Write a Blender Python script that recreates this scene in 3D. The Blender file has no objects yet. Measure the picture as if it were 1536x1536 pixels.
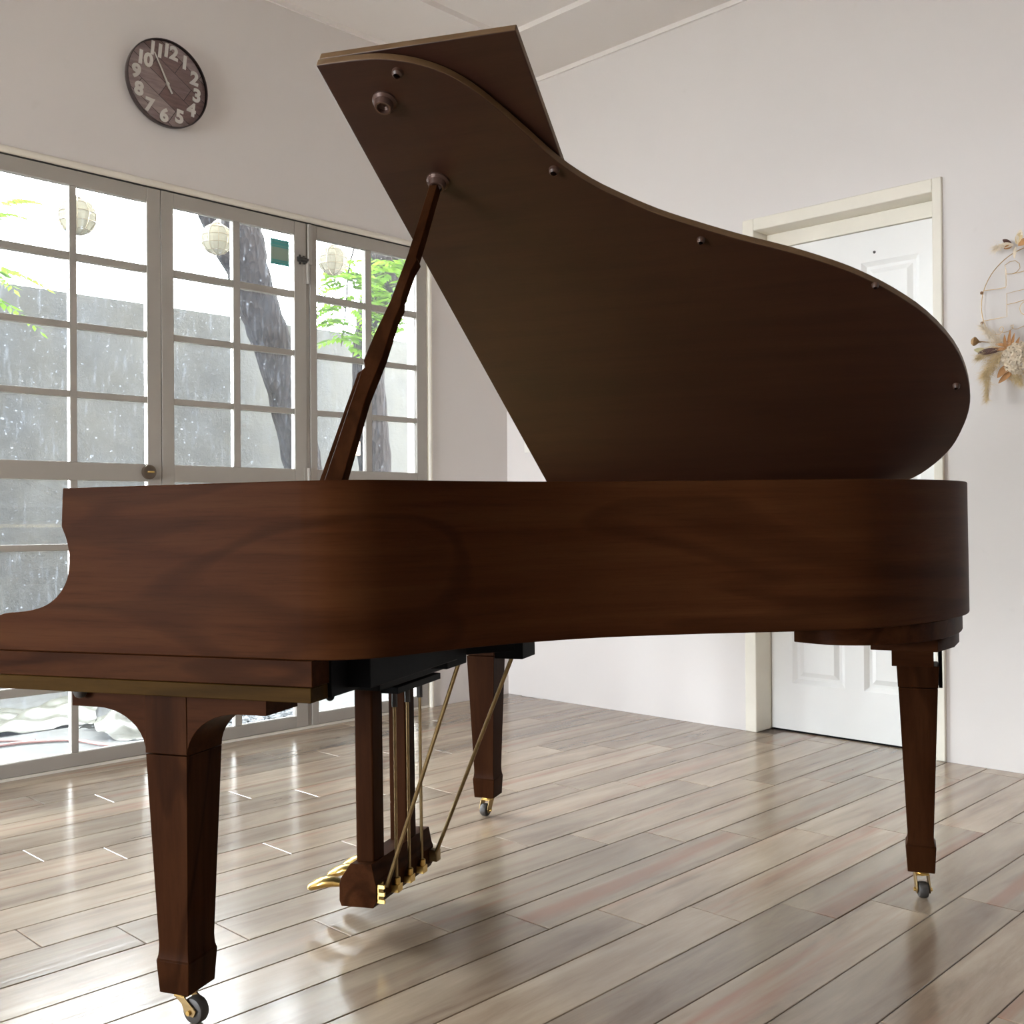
import bpy, bmesh, math, random
from math import sin, cos, pi, radians
from mathutils import Vector, Matrix

random.seed(7)
scene = bpy.context.scene
COL = scene.collection

# ------------------------------------------------------------------ camera
cam_data = bpy.data.cameras.new('camera')
cam = bpy.data.objects.new('camera', cam_data)
COL.objects.link(cam)
cam_data.sensor_width = 36.0
cam_data.lens = 36.0 * 1601.65 / 1536.0
cam_data.clip_start = 0.05
cam_data.clip_end = 300
YAW, PITCH, ROLL = radians(-44.159), radians(0.205), radians(-0.342)
fwd = Vector((sin(YAW) * cos(PITCH), cos(YAW) * cos(PITCH), sin(PITCH)))
rgt0 = Vector((cos(YAW), -sin(YAW), 0))
up0 = rgt0.cross(fwd)
rgt = rgt0 * cos(ROLL) + up0 * sin(ROLL)
upv = -rgt0 * sin(ROLL) + up0 * cos(ROLL)
rot = Matrix((rgt, upv, -fwd)).transposed()
cam.matrix_world = Matrix.Translation((0, 0, 0.93)) @ rot.to_4x4()
scene.camera = cam

# ------------------------------------------------------------------ world, exposure
world = bpy.data.worlds.new('overcast_sky')
scene.world = world
world.use_nodes = True
wn = world.node_tree
bg = wn.nodes['Background']
bg.inputs['Color'].default_value = (0.89, 0.945, 1.0, 1)
bg.inputs['Strength'].default_value = 28.0
scene.view_settings.view_transform = 'Standard'
scene.view_settings.look = 'None'
scene.view_settings.gamma = 1.0
scene.view_settings.use_curve_mapping = False
scene.view_settings.exposure = 0.82
scene.cycles.max_bounces = 14
scene.cycles.diffuse_bounces = 8
scene.cycles.transparent_max_bounces = 16
scene.cycles.sample_clamp_indirect = 8.0
scene.cycles.use_denoising = True

XL = -3.917      # room face of the window wall
YB = 4.0         # room face of the back wall
XR = 2.7         # unseen right wall
YN = -4.4        # unseen near wall
ZS = 3.16        # underside of the soffit
ZC = 3.185        # raised ceiling
DOORS_Y0 = 0.655 # where the wide doorway starts; left of the frame its leaves stand open

# sky portals in the openings of the window wall (sampling aid for the sky light)
def portal(y0, y1, z0, z1, x):
    l = bpy.data.lights.new('door_daylight', 'AREA')
    l.shape = 'RECTANGLE'
    l.size = y1 - y0
    l.size_y = z1 - z0
    l.cycles.is_portal = True
    o = bpy.data.objects.new('door_daylight', l)
    o.matrix_world = Matrix(((0, 0, -1, x), (-1, 0, 0, (y0 + y1) / 2), (0, 1, 0, (z0 + z1) / 2), (0, 0, 0, 1)))
    COL.objects.link(o)
portal(DOORS_Y0, 3.445, 0.05, 2.18, -4.10)

FILL_WIN = (-3.8, -1.5, 0.25, 2.2)       # window added as fill light in the unseen near wall: x0, x1, z0, z1
pl_ = bpy.data.lights.new('fill_window_portal', 'AREA'); pl_.shape = 'RECTANGLE'; pl_.cycles.is_portal = True
pl_.size = FILL_WIN[1] - FILL_WIN[0]; pl_.size_y = FILL_WIN[3] - FILL_WIN[2]
po = bpy.data.objects.new('fill_window_portal', pl_)
po.matrix_world = Matrix(((1, 0, 0, (FILL_WIN[0] + FILL_WIN[1]) / 2), (0, 0, -1, YN - 0.16), (0, 1, 0, (FILL_WIN[2] + FILL_WIN[3]) / 2), (0, 0, 0, 1)))
COL.objects.link(po)

# ------------------------------------------------------------------ helpers
def link(o, parent=None):
    COL.objects.link(o)
    if parent is not None:
        o.parent = parent
    return o

def tag(o, label=None, cat=None, group=None, kind=None):
    if label: o['label'] = label
    if cat: o['category'] = cat
    if group: o['group'] = group
    if kind: o['kind'] = kind
    return o

def empty(name, loc=(0, 0, 0), rot=(0, 0, 0)):
    o = bpy.data.objects.new(name, None)
    o.location = loc
    o.rotation_euler = rot
    o.empty_display_size = 0.1
    COL.objects.link(o)
    return o

class MB:
    """collects shapes and links them as one mesh object"""
    def __init__(self):
        self.v = []; self.f = []; self.sm = []; self.uv = {}
    def add(self, vs, fs, smooth=False):
        o = len(self.v)
        self.v += [tuple(x) for x in vs]
        self.f += [tuple(i + o for i in f) for f in fs]
        self.sm += [smooth] * len(fs)
        return self
    def box(self, a, b):
        x0, y0, z0 = a; x1, y1, z1 = b
        vs = [(x0,y0,z0),(x1,y0,z0),(x1,y1,z0),(x0,y1,z0),(x0,y0,z1),(x1,y0,z1),(x1,y1,z1),(x0,y1,z1)]
        return self.add(vs, [(0,3,2,1),(4,5,6,7),(0,1,5,4),(1,2,6,5),(2,3,7,6),(3,0,4,7)])
    def prism(self, pts, d, smooth=False):
        """pts: closed 3D polygon, d: extrusion vector"""
        n = len(pts); d = Vector(d)
        vs = [Vector(p) for p in pts] + [Vector(p) + d for p in pts]
        fs = [tuple(range(n - 1, -1, -1)), tuple(range(n, 2 * n))]
        self.add(vs, fs)
        o = len(self.v) - 2 * n
        for i in range(n):
            j = (i + 1) % n
            self.f.append((o + i, o + j, o + n + j, o + n + i)); self.sm.append(smooth)
        return self
    def tube(self, pts, r, n=10, cap=True):
        pts = [Vector(p) for p in pts]; rings = []
        rr = r if isinstance(r, (list, tuple)) else [r] * len(pts)
        t = (pts[1] - pts[0]).normalized()
        a = t.orthogonal().normalized()
        vs = []
        for i, p in enumerate(pts):
            if i == 0: t = pts[1] - pts[0]
            elif i == len(pts) - 1: t = pts[-1] - pts[-2]
            else: t = pts[i + 1] - pts[i - 1]
            t.normalize()
            a = (a - t * a.dot(t)).normalized()
            b = t.cross(a)
            for k in range(n):
                w = 2 * pi * k / n
                vs.append(p + (a * cos(w) + b * sin(w)) * rr[i])
        fs = []
        for i in range(len(pts) - 1):
            for k in range(n):
                k2 = (k + 1) % n
                fs.append((i*n+k, i*n+k2, (i+1)*n+k2, (i+1)*n+k))
        self.add(vs, fs, True)
        if cap:
            o = len(self.v) - len(vs)
            self.f.append(tuple(o + k for k in range(n - 1, -1, -1))); self.sm.append(False)
            self.f.append(tuple(o + (len(pts)-1)*n + k for k in range(n))); self.sm.append(False)
        return self
    def lathe(self, prof, origin, axis, n=24):
        """prof: (radius, distance along axis)"""
        axis = Vector(axis).normalized(); a = axis.orthogonal().normalized(); b = axis.cross(a)
        origin = Vector(origin); vs = []
        for r, h in prof:
            for k in range(n):
                w = 2 * pi * k / n
                vs.append(origin + axis * h + (a * cos(w) + b * sin(w)) * max(r, 1e-5))
        fs = []
        for i in range(len(prof) - 1):
            for k in range(n):
                k2 = (k + 1) % n
                fs.append((i*n+k, i*n+k2, (i+1)*n+k2, (i+1)*n+k))
        return self.add(vs, fs, True)
    def sphere(self, c, r, n=14, m=8, sx=1, sy=1, sz=1):
        vs = []; fs = []
        for i in range(m + 1):
            t = pi * i / m
            for k in range(n):
                w = 2 * pi * k / n
                vs.append((c[0] + sx*r*sin(t)*cos(w), c[1] + sy*r*sin(t)*sin(w), c[2] + sz*r*cos(t)))
        for i in range(m):
            for k in range(n):
                k2 = (k + 1) % n
                fs.append((i*n+k, (i+1)*n+k, (i+1)*n+k2, i*n+k2))
        return self.add(vs, fs, True)
    def loft(self, secs, cap=True):
        """secs: list of rings with equal vertex count"""
        n = len(secs[0]); vs = [p for s in secs for p in s]; fs = []
        for i in range(len(secs) - 1):
            for k in range(n):
                k2 = (k + 1) % n
                fs.append((i*n+k, i*n+k2, (i+1)*n+k2, (i+1)*n+k))
        if cap:
            fs.append(tuple(range(n - 1, -1, -1)))
            fs.append(tuple((len(secs)-1)*n + k for k in range(n)))
        return self.add(vs, fs)
    def mesh(self, name, mat, recalc=True, angle=35):
        me = bpy.data.meshes.new(name)
        me.from_pydata([tuple(v) for v in self.v], [], self.f)
        if recalc:
            bm = bmesh.new(); bm.from_mesh(me)
            bmesh.ops.remove_doubles(bm, verts=bm.verts, dist=1e-6)
            bmesh.ops.recalc_face_normals(bm, faces=bm.faces)
            bm.to_mesh(me); bm.free()
        for p in me.polygons: p.use_smooth = True
        me.set_sharp_from_angle(angle=radians(angle))
        if mat is not None: me.materials.append(mat)
        return me
    def build(self, name, mat, parent=None, bevel=0, angle=35, seg=2):
        o = bpy.data.objects.new(name, self.mesh(name, mat, angle=angle))
        link(o, parent)
        if bevel:
            m = o.modifiers.new('edge', 'BEVEL'); m.width = bevel; m.segments = seg
            m.limit_method = 'ANGLE'; m.angle_limit = radians(40)
        return o

def spline(pts, n=6, closed=False):
    """centripetal-ish Catmull-Rom through 2D/3D points"""
    P = [Vector(p) for p in pts]; out = []
    N = len(P)
    rng = range(N if closed else N - 1)
    for i in rng:
        p1, p2 = P[i], P[(i + 1) % N]
        p0 = P[i - 1] if (closed or i > 0) else p1 * 2 - p2
        p3 = P[(i + 2) % N] if (closed or i + 2 < N) else p2 * 2 - p1
        d1 = max((p2 - p1).length, 1e-6)
        m1 = (p2 - p0) / (d1 + max((p1 - p0).length, 1e-6)) * d1
        m2 = (p3 - p1) / (d1 + max((p3 - p2).length, 1e-6)) * d1
        for k in range(n):
            t = k / n
            h00 = 2*t**3 - 3*t**2 + 1; h10 = t**3 - 2*t**2 + t
            h01 = -2*t**3 + 3*t**2; h11 = t**3 - t**2
            out.append(p1 * h00 + m1 * h10 + p2 * h01 + m2 * h11)
    if not closed: out.append(P[-1])
    return out

def tri_grid(fn, nu, nv):
    vs = [fn(i / nu, j / nv) for j in range(nv + 1) for i in range(nu + 1)]
    fs = [(j*(nu+1)+i, j*(nu+1)+i+1, (j+1)*(nu+1)+i+1, (j+1)*(nu+1)+i) for j in range(nv) for i in range(nu)]
    return vs, fs

# ------------------------------------------------------------------ materials
def lin(c):
    return tuple(((x / 12.92) if x <= 0.04045 else ((x + 0.055) / 1.055) ** 2.4) for x in [k / 255 for k in c]) + (1,)

class N:
    def __init__(self, name):
        self.m = bpy.data.materials.new(name); self.m.use_nodes = True
        self.t = self.m.node_tree; self.b = self.t.nodes['Principled BSDF']
        self.out = self.t.nodes['Material Output']
    def n(self, kind, **kw):
        x = self.t.nodes.new(kind)
        for k, v in kw.items():
            if k.startswith('i_'): x.inputs[k[2:].replace('_', ' ')].default_value = v
            else: setattr(x, k, v)
        return x
    def l(self, a, b): self.t.links.new(a, b)
    def ramp(self, fac, stops):
        r = self.n('ShaderNodeValToRGB'); e = r.color_ramp.elements
        while len(e) < len(stops): e.new(0.5)
        for q, (p, c) in zip(e, stops): q.position = p; q.color = c if len(c) == 4 else tuple(c) + (1,)
        self.l(fac, r.inputs['Fac']); return r.outputs['Color']
    def mix(self, fac, a, b, mode='MIX'):
        x = self.n('ShaderNodeMix', data_type='RGBA', blend_type=mode)
        for s, v in ((0, fac), (6, a), (7, b)):
            if hasattr(v, 'node'): self.l(v, x.inputs[s])
            elif isinstance(v, (int, float)): x.inputs[s].default_value = v
            else: x.inputs[s].default_value = tuple(v) if len(v) == 4 else tuple(v) + (1,)
        return x.outputs[2]
    def noise(self, vec, scale, detail=4, rough=0.55, dist=0.0, dim='3D', w=None):
        x = self.n('ShaderNodeTexNoise', noise_dimensions=dim)
        x.inputs['Scale'].default_value = scale; x.inputs['Detail'].default_value = detail
        x.inputs['Roughness'].default_value = rough; x.inputs['Distortion'].default_value = dist
        if vec is not None: self.l(vec, x.inputs['Vector'])
        if w is not None: self.l(w, x.inputs['W'])
        return x.outputs['Fac']
    def mapping(self, vec, scale=(1,1,1), rot=(0,0,0), loc=(0,0,0)):
        x = self.n('ShaderNodeMapping')
        x.inputs['Scale'].default_value = scale; x.inputs['Rotation'].default_value = rot; x.inputs['Location'].default_value = loc
        self.l(vec, x.inputs['Vector']); return x.outputs['Vector']
    def coord(self, which='Object'):
        return self.n('ShaderNodeTexCoord').outputs[which]
    def bump(self, h, strength=0.2, dist=0.01):
        x = self.n('ShaderNodeBump'); x.inputs['Strength'].default_value = strength; x.inputs['Distance'].default_value = dist
        self.l(h, x.inputs['Height']); self.l(x.outputs['Normal'], self.b.inputs['Normal'])
    def base(self, c):
        if hasattr(c, 'node'): self.l(c, self.b.inputs['Base Color'])
        else: self.b.inputs['Base Color'].default_value = c
    def set(self, **kw):
        for k, v in kw.items(): self.b.inputs[k.replace('_', ' ')].default_value = v
        return self

def plain(name, col, rough=0.5, metal=0.0, var=0.06, scale=8, bump=0.0):
    k = N(name); c = k.coord()
    f = k.noise(c, scale, 5)
    a = tuple(x * (1 - var) for x in col[:3]) + (1,); b = tuple(min(1, x * (1 + var)) for x in col[:3]) + (1,)
    k.base(k.ramp(f, [(0.3, a), (0.7, b)]))
    k.set(Roughness=rough, Metallic=metal)
    if bump: k.bump(k.noise(c, scale * 12, 4), bump, 0.002)
    return k.m

def wood(name, c1, c2, c3, axis='X', rough=0.42, uv=False, spec=0.015, figure=0.5):
    """brown veneer: long streaks along one axis with faint cathedral figure"""
    k = N(name)
    c = k.coord('UV' if uv else 'Object')
    s = {'X': (1.2, 16, 16), 'Y': (16, 1.2, 16), 'Z': (16, 16, 1.2)}[axis]
    if uv: s = (0.9, 21, 1)
    st = k.mapping(c, s)
    f1 = k.noise(st, 1.6, 6, 0.6, 0.35)
    fine = k.noise(k.mapping(c, tuple(q * 6 for q in s)), 2.2, 4, 0.65)
    s2 = {'X': (0.9, 4.2, 4.2), 'Y': (4.2, 0.9, 4.2), 'Z': (4.2, 4.2, 0.9)}[axis]
    if uv: s2 = (0.9, 3.6, 1)
    big = k.noise(k.mapping(c, s2), 1.0, 2, 0.5, 0.6)
    band = k.n('ShaderNodeMath', operation='SINE')
    mul = k.n('ShaderNodeMath', operation='MULTIPLY'); mul.inputs[1].default_value = 26
    k.l(big, mul.inputs[0]); k.l(mul.outputs[0], band.inputs[0])
    mr = k.n('ShaderNodeMapRange'); mr.inputs['From Min'].default_value = 0.80; mr.inputs['From Max'].default_value = 1
    k.l(band.outputs[0], mr.inputs['Value'])
    col = k.ramp(f1, [(0.25, c1), (0.5, c2), (0.78, c3)])
    dark = tuple(x * 0.55 for x in c1[:3]) + (1,)
    mf = k.n('ShaderNodeMath', operation='MULTIPLY'); mf.inputs[1].default_value = figure
    k.l(mr.outputs[0], mf.inputs[0])
    col = k.mix(mf.outputs[0], col, dark)
    pores = k.ramp(fine, [(0.3, (0.72, 0.72, 0.72, 1)), (0.5, (1, 1, 1, 1))])
    col = k.mix(0.7, col, pores, 'MULTIPLY')
    k.base(col)
    k.set(Roughness=rough)
    k.b.inputs['Specular IOR Level'].default_value = spec
    k.bump(fine, 0.05, 0.001)
    return k.m

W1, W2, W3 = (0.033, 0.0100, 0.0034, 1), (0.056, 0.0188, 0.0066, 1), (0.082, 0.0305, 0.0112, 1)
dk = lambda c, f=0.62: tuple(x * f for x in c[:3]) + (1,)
M = {}
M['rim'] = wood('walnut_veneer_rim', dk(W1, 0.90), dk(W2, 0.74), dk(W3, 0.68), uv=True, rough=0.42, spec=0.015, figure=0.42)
M['wood_u'] = wood('walnut_veneer_long', dk(W1, 0.6), dk(W2, 0.6), dk(W3, 0.6), 'X')
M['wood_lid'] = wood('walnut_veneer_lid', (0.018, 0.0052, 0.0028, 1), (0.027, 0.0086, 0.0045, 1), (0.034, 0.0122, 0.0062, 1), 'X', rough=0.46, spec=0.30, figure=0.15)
M['edge_lit'] = wood('lid_edge_lit', (0.085, 0.046, 0.020, 1), (0.110, 0.062, 0.028, 1), (0.13, 0.078, 0.036, 1), 'X', rough=0.45, spec=0.25, figure=0.1)  # paler walnut standing in for light on the lid edges
M['wood_v'] = wood('walnut_veneer_cross', dk(W1, 0.6), dk(W2, 0.6), dk(W3, 0.6), 'Y')
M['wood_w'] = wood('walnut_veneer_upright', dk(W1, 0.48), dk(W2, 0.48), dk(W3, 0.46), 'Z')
M['wood_light'] = wood('walnut_solid_lighter', (0.028, 0.0135, 0.0028, 1), (0.037, 0.0185, 0.0040, 1), (0.046, 0.024, 0.0060, 1), 'X')
M['black_wood'] = plain('black_painted_wood', (0.006, 0.006, 0.0065, 1), 0.5, var=0.3)
M['black_wood'].node_tree.nodes['Principled BSDF'].inputs['Specular IOR Level'].default_value = 0.04
M['brass'] = plain('polished_brass', (0.62, 0.42, 0.14, 1), 0.28, 1.0, var=0.12, scale=30)
M['brass_dull'] = plain('aged_brass', (0.27, 0.19, 0.09, 1), 0.42, 1.0, var=0.2, scale=40)
M['rubber'] = plain('dark_rubber', (0.035, 0.030, 0.026, 1), 0.55)
M['felt'] = plain('dark_brown_bumper', (0.05, 0.022, 0.012, 1), 0.45)
M['cup'] = plain('bronze_cup', (0.075, 0.040, 0.030, 1), 0.28, 0.3, var=0.15, scale=40)
M['gold_plate'] = plain('gold_painted_iron', (0.45, 0.32, 0.12, 1), 0.4, 0.6)
M['ivory'] = plain('white_keytop', (0.8, 0.78, 0.7, 1), 0.3)

def wall_paint(name, col, stain=0.05):
    k = N(name); c = k.coord()
    big = k.noise(c, 0.9, 4, 0.6); small = k.noise(c, 6, 5, 0.6)
    a = tuple(x * 0.96 for x in col[:3]) + (1,)
    base = k.ramp(big, [(0.35, a), (0.65, col)])
    spot = k.noise(c, 11, 2, 0.5)
    sp = k.ramp(spot, [(0.70, (0, 0, 0, 1)), (0.80, (1, 1, 1, 1))])
    fs = k.n('ShaderNodeMath', operation='MULTIPLY'); fs.inputs[1].default_value = stain
    k.l(sp, fs.inputs[0])
    k.base(k.mix(fs.outputs[0], base, (0.42, 0.36, 0.30, 1)))
    k.set(Roughness=0.75); k.b.inputs['Specular IOR Level'].default_value = 0.25
    k.bump(small, 0.08, 0.004)
    return k.m
M['wall'] = wall_paint('painted_wall', (0.68, 0.645, 0.622, 1), 0.10)
M['ceiling'] = wall_paint('painted_ceiling', (0.80, 0.765, 0.735, 1), 0.0)
M['frame'] = plain('painted_door_frame', (0.34, 0.315, 0.28, 1), 0.45, var=0.05, scale=4, bump=0.05)
M['trim'] = plain('cream_trim_paint', (0.74, 0.70, 0.61, 1), 0.45, var=0.05, scale=5)
M['door_white'] = plain('white_door_paint', (0.80, 0.80, 0.785, 1), 0.35, var=0.03, scale=3)
M['worn_metal'] = plain('worn_dark_latch', (0.06, 0.055, 0.05, 1), 0.5, 0.4, var=0.5, scale=60)
M['grout'] = plain('tile_grout', (0.16, 0.125, 0.10, 1), 0.8)
M['plastic_white'] = plain('white_plastic', (0.80, 0.78, 0.73, 1), 0.35)

def floor_material():
    k = N('wood_look_floor_tile')
    c = k.coord()
    oi = k.n('ShaderNodeObjectInfo')
    r10 = k.n('ShaderNodeMath', operation='MULTIPLY'); r10.inputs[1].default_value = 57.0
    k.l(oi.outputs['Random'], r10.inputs[0]); w = r10.outputs[0]
    st = k.mapping(c, (7.0, 0.9, 1))
    streak = k.noise(st, 1.8, 6, 0.62, 0.5, '4D', w)
    red = k.noise(k.mapping(c, (11.0, 0.42, 1), loc=(3, 1, 0)), 1.5, 3, 0.55, 0.4, '4D', w)
    fine = k.noise(k.mapping(c, (60, 1.6, 1)), 2.0, 4, 0.65, 0.2, '4D', w)
    knot = k.noise(k.mapping(c, (9, 5, 1)), 1.6, 2, 0.5, 0.8, '4D', w)
    base = k.ramp(streak, [(0.24, (0.155, 0.100, 0.066, 1)), (0.46, (0.31, 0.232, 0.165, 1)), (0.72, (0.46, 0.374, 0.276, 1))])
    rf = k.ramp(red, [(0.56, (0, 0, 0, 1)), (0.70, (0.80, 0.80, 0.80, 1))])
    base = k.mix(rf, base, (0.30, 0.150, 0.095, 1))
    kf = k.ramp(knot, [(0.70, (0, 0, 0, 1)), (0.84, (0.5, 0.5, 0.5, 1))])
    base = k.mix(kf, base, (0.17, 0.11, 0.08, 1))
    ff = k.ramp(fine, [(0.25, (0.93, 0.92, 0.91, 1)), (0.6, (1, 1, 1, 1))])
    base = k.mix(0.8, base, ff, 'MULTIPLY')
    hsv = k.n('ShaderNodeHueSaturation'); mr = k.n('ShaderNodeMapRange')
    mr.inputs['To Min'].default_value = 0.72; mr.inputs['To Max'].default_value = 1.12
    k.l(oi.outputs['Random'], mr.inputs['Value']); k.l(mr.outputs[0], hsv.inputs['Value']); k.l(base, hsv.inputs['Color'])
    k.base(hsv.outputs['Color'])
    rr = k.ramp(fine, [(0.2, (0.23, 0.23, 0.23, 1)), (0.8, (0.16, 0.16, 0.16, 1))])
    k.l(rr, k.b.inputs['Roughness'])
    k.set(IOR=1.66)
    grain = k.noise(k.mapping(c, (24, 1.3, 1)), 2.0, 3, 0.55, 1.1, '4D', w)
    k.bump(grain, 0.19, 0.0020)
    return k.m
M['floor'] = floor_material()

def glass_material():
    """thin dusty window pane: clear, fresnel reflection, light film of dust and specks"""
    k = N('dusty_window_glass'); t = k.t
    c = k.coord()
    tr = k.n('ShaderNodeBsdfTransparent'); tr.inputs['Color'].default_value = (0.955, 0.965, 0.955, 1)
    gl = k.n('ShaderNodeBsdfGlossy'); gl.inputs['Roughness'].default_value = 0.02
    lw = k.n('ShaderNodeFresnel'); lw.inputs['IOR'].default_value = 1.45
    m1 = k.n('ShaderNodeMixShader'); k.l(lw.outputs[0], m1.inputs[0]); k.l(tr.outputs[0], m1.inputs[1]); k.l(gl.outputs[0], m1.inputs[2])
    du = k.n('ShaderNodeBsdfTranslucent'); du.inputs['Color'].default_value = (0.78, 0.87, 1.0, 1)
    film = k.ramp(k.noise(c, 5, 5, 0.65), [(0.3, (0.002, 0.002, 0.002, 1)), (0.75, (0.0095, 0.0095, 0.0095, 1))])
    sp = k.ramp(k.noise(k.mapping(c, (1, 1, 1.6)), 62, 2, 0.4), [(0.675, (0, 0, 0, 1)), (0.76, (0.06, 0.06, 0.06, 1))])
    scr = k.ramp(k.noise(k.mapping(c, (10, 60, 10), rot=(0.5, 0, 0)), 1.0, 3, 0.5), [(0.58, (0, 0, 0, 1)), (0.74, (0.014, 0.014, 0.014, 1))])
    f = k.mix(1.0, film, sp, 'ADD'); f = k.mix(1.0, f, scr, 'ADD')
    m2 = k.n('ShaderNodeMixShader'); k.l(f, m2.inputs[0]); k.l(m1.outputs[0], m2.inputs[1]); k.l(du.outputs[0], m2.inputs[2])
    k.l(m2.outputs[0], k.out.inputs['Surface'])
    return k.m
M['glass'] = glass_material()

def clear_glass(name):
    k = N(name)
    tr = k.n('ShaderNodeBsdfTransparent'); gl = k.n('ShaderNodeBsdfGlossy'); gl.inputs['Roughness'].default_value = 0.03
    fr = k.n('ShaderNodeFresnel'); fr.inputs['IOR'].default_value = 1.18
    m = k.n('ShaderNodeMixShader'); k.l(fr.outputs[0], m.inputs[0]); k.l(tr.outputs[0], m.inputs[1]); k.l(gl.outputs[0], m.inputs[2])
    k.l(m.outputs[0], k.out.inputs['Surface']); return k.m
M['clear'] = clear_glass('clock_glass')

def concrete(name, col, dark, bump=0.4):
    k = N(name); c = k.coord()
    b = k.noise(c, 1.9, 7, 0.68, 0.4); s = k.noise(c, 9, 6, 0.7)
    drip = k.noise(k.mapping(c, (3, 3, 0.5)), 1.4, 5, 0.6)
    base = k.ramp(b, [(0.3, dark), (0.7, col)])
    base = k.mix(k.ramp(drip, [(0.5, (0, 0, 0, 1)), (0.75, (0.5, 0.5, 0.5, 1))]), base, dark)
    base = k.mix(0.5, base, k.ramp(s, [(0.3, (0.45, 0.45, 0.45, 1)), (0.7, (1.0, 1.0, 1.0, 1))]), 'MULTIPLY')
    k.base(base); k.set(Roughness=0.9); k.bump(s, bump, 0.02)
    return k.m
M['concrete'] = concrete('courtyard_concrete_wall', (0.0290, 0.0262, 0.0195, 1), (0.0094, 0.0090, 0.0074, 1))
M['paving'] = concrete('courtyard_paving', (0.050, 0.050, 0.047, 1), (0.030, 0.030, 0.027, 1), 0.2)
M['house'] = plain('exterior_render', (0.5, 0.48, 0.44, 1), 0.9)

def bark():
    k = N('rough_bark'); c = k.coord()
    v = k.n('ShaderNodeTexVoronoi'); v.inputs['Scale'].default_value = 1.0
    k.l(k.mapping(c, (34, 34, 12)), v.inputs['Vector'])
    n1 = k.noise(c, 18, 6, 0.7)
    col = k.ramp(n1, [(0.25, (0.0020, 0.0014, 0.0012, 1)), (0.5, (0.0068, 0.0048, 0.0041, 1)), (0.8, (0.017, 0.0132, 0.0115, 1))])
    k.base(col); k.set(Roughness=0.95); k.b.inputs['Specular IOR Level'].default_value = 0.06; k.bump(v.outputs['Distance'], 0.8, 0.03); return k.m
M['bark'] = bark()

def leafmat(name, a, b):
    k = N(name); c = k.coord()
    col = k.ramp(k.noise(c, 9, 3), [(0.3, a), (0.7, b)])
    d = k.n('ShaderNodeBsdfDiffuse'); t = k.n('ShaderNodeBsdfTranslucent')
    k.l(col, d.inputs['Color']); k.l(col, t.inputs['Color'])
    m = k.n('ShaderNodeMixShader'); m.inputs[0].default_value = 0.55
    k.l(d.outputs[0], m.inputs[1]); k.l(t.outputs[0], m.inputs[2]); k.l(m.outputs[0], k.out.inputs['Surface'])
    return k.m
M['leaf'] = leafmat('fresh_green_leaf', (0.0335, 0.0804, 0.0054, 1), (0.0804, 0.1340, 0.0147, 1))
M['capiz'] = leafmat('capiz_shell', (0.205, 0.190, 0.140, 1), (0.245, 0.230, 0.180, 1))
M['wire'] = plain('dark_wire', (0.16, 0.13, 0.08, 1), 0.4, 0.7)
M['hose'] = plain('pink_hose', (0.1139, 0.0503, 0.0436, 1), 0.5)
M['tarp'] = plain('cream_plastic_sheet', (0.046, 0.045, 0.035, 1), 0.35, var=0.12, scale=4)
M['plank_wood'] = plain('weathered_board', (0.20, 0.13, 0.09, 1), 0.8, var=0.2)

# ------------------------------------------------------------------ the setting
def structure(name, mb, mat, label, parent=None, bevel=0):
    o = mb.build(name, mat, parent, bevel)
    o['kind'] = 'structure'
    if label: o['label'] = label
    return o

OPEN_Y1, OPEN_Z1 = 3.476, 2.250
T = 0.15
b = MB()
b.box((XL - T, OPEN_Y1, -0.2), (XL, YB + T, ZC + 0.1))
b.box((XL - T, DOORS_Y0, OPEN_Z1), (XL, OPEN_Y1, ZC + 0.1))
b.box((XL - T, YN - T, -0.2), (XL, DOORS_Y0, ZC + 0.1))
structure('wall_left', b, M['wall'], 'grey-white painted wall with the french doors and the clock')
DX0, DX1, DZ1 = -2.483, -1.623, 2.192    # outside of the door casing
b = MB()
b.box((XL, YB, -0.2), (DX0 + 0.01, YB + T, ZC + 0.1))
b.box((DX1 - 0.01, YB, -0.2), (XR, YB + T, ZC + 0.1))
b.box((DX0 + 0.01, YB, DZ1 - 0.01), (DX1 - 0.01, YB + T, ZC + 0.1))
structure('wall_back', b, M['wall'], 'warm white painted wall with the panelled door and the floral hoop')
structure('wall_right', MB().box((XR, YN, -0.2), (XR + T, YB + T, ZC + 0.1)), M['wall'], 'white painted wall outside the frame on the right')
b = MB()
b.box((XL, YN - T, -0.2), (FILL_WIN[0], YN, ZC + 0.1)); b.box((FILL_WIN[1], YN - T, -0.2), (XR + T, YN, ZC + 0.1))
b.box((FILL_WIN[0], YN - T, -0.2), (FILL_WIN[1], YN, FILL_WIN[2])); b.box((FILL_WIN[0], YN - T, FILL_WIN[3]), (FILL_WIN[1], YN, ZC + 0.1))
structure('wall_near', b, M['wall'], 'white painted wall behind the camera with a tall window added for fill light')
b = MB()
for i in range(3):
    x = FILL_WIN[0] + (FILL_WIN[1] - FILL_WIN[0]) * i / 2
    b.box((x - 0.03, YN - 0.09, FILL_WIN[2]), (x + 0.03, YN - 0.04, FILL_WIN[3]))
for z in (FILL_WIN[2], FILL_WIN[3] - 0.05): b.box((FILL_WIN[0], YN - 0.09, z), (FILL_WIN[1], YN - 0.04, z + 0.05))
structure('fill_window_1', b, M['frame'], 'cream frame of the window added for fill light behind the camera')  # unseen window, added to brighten the room

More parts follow.
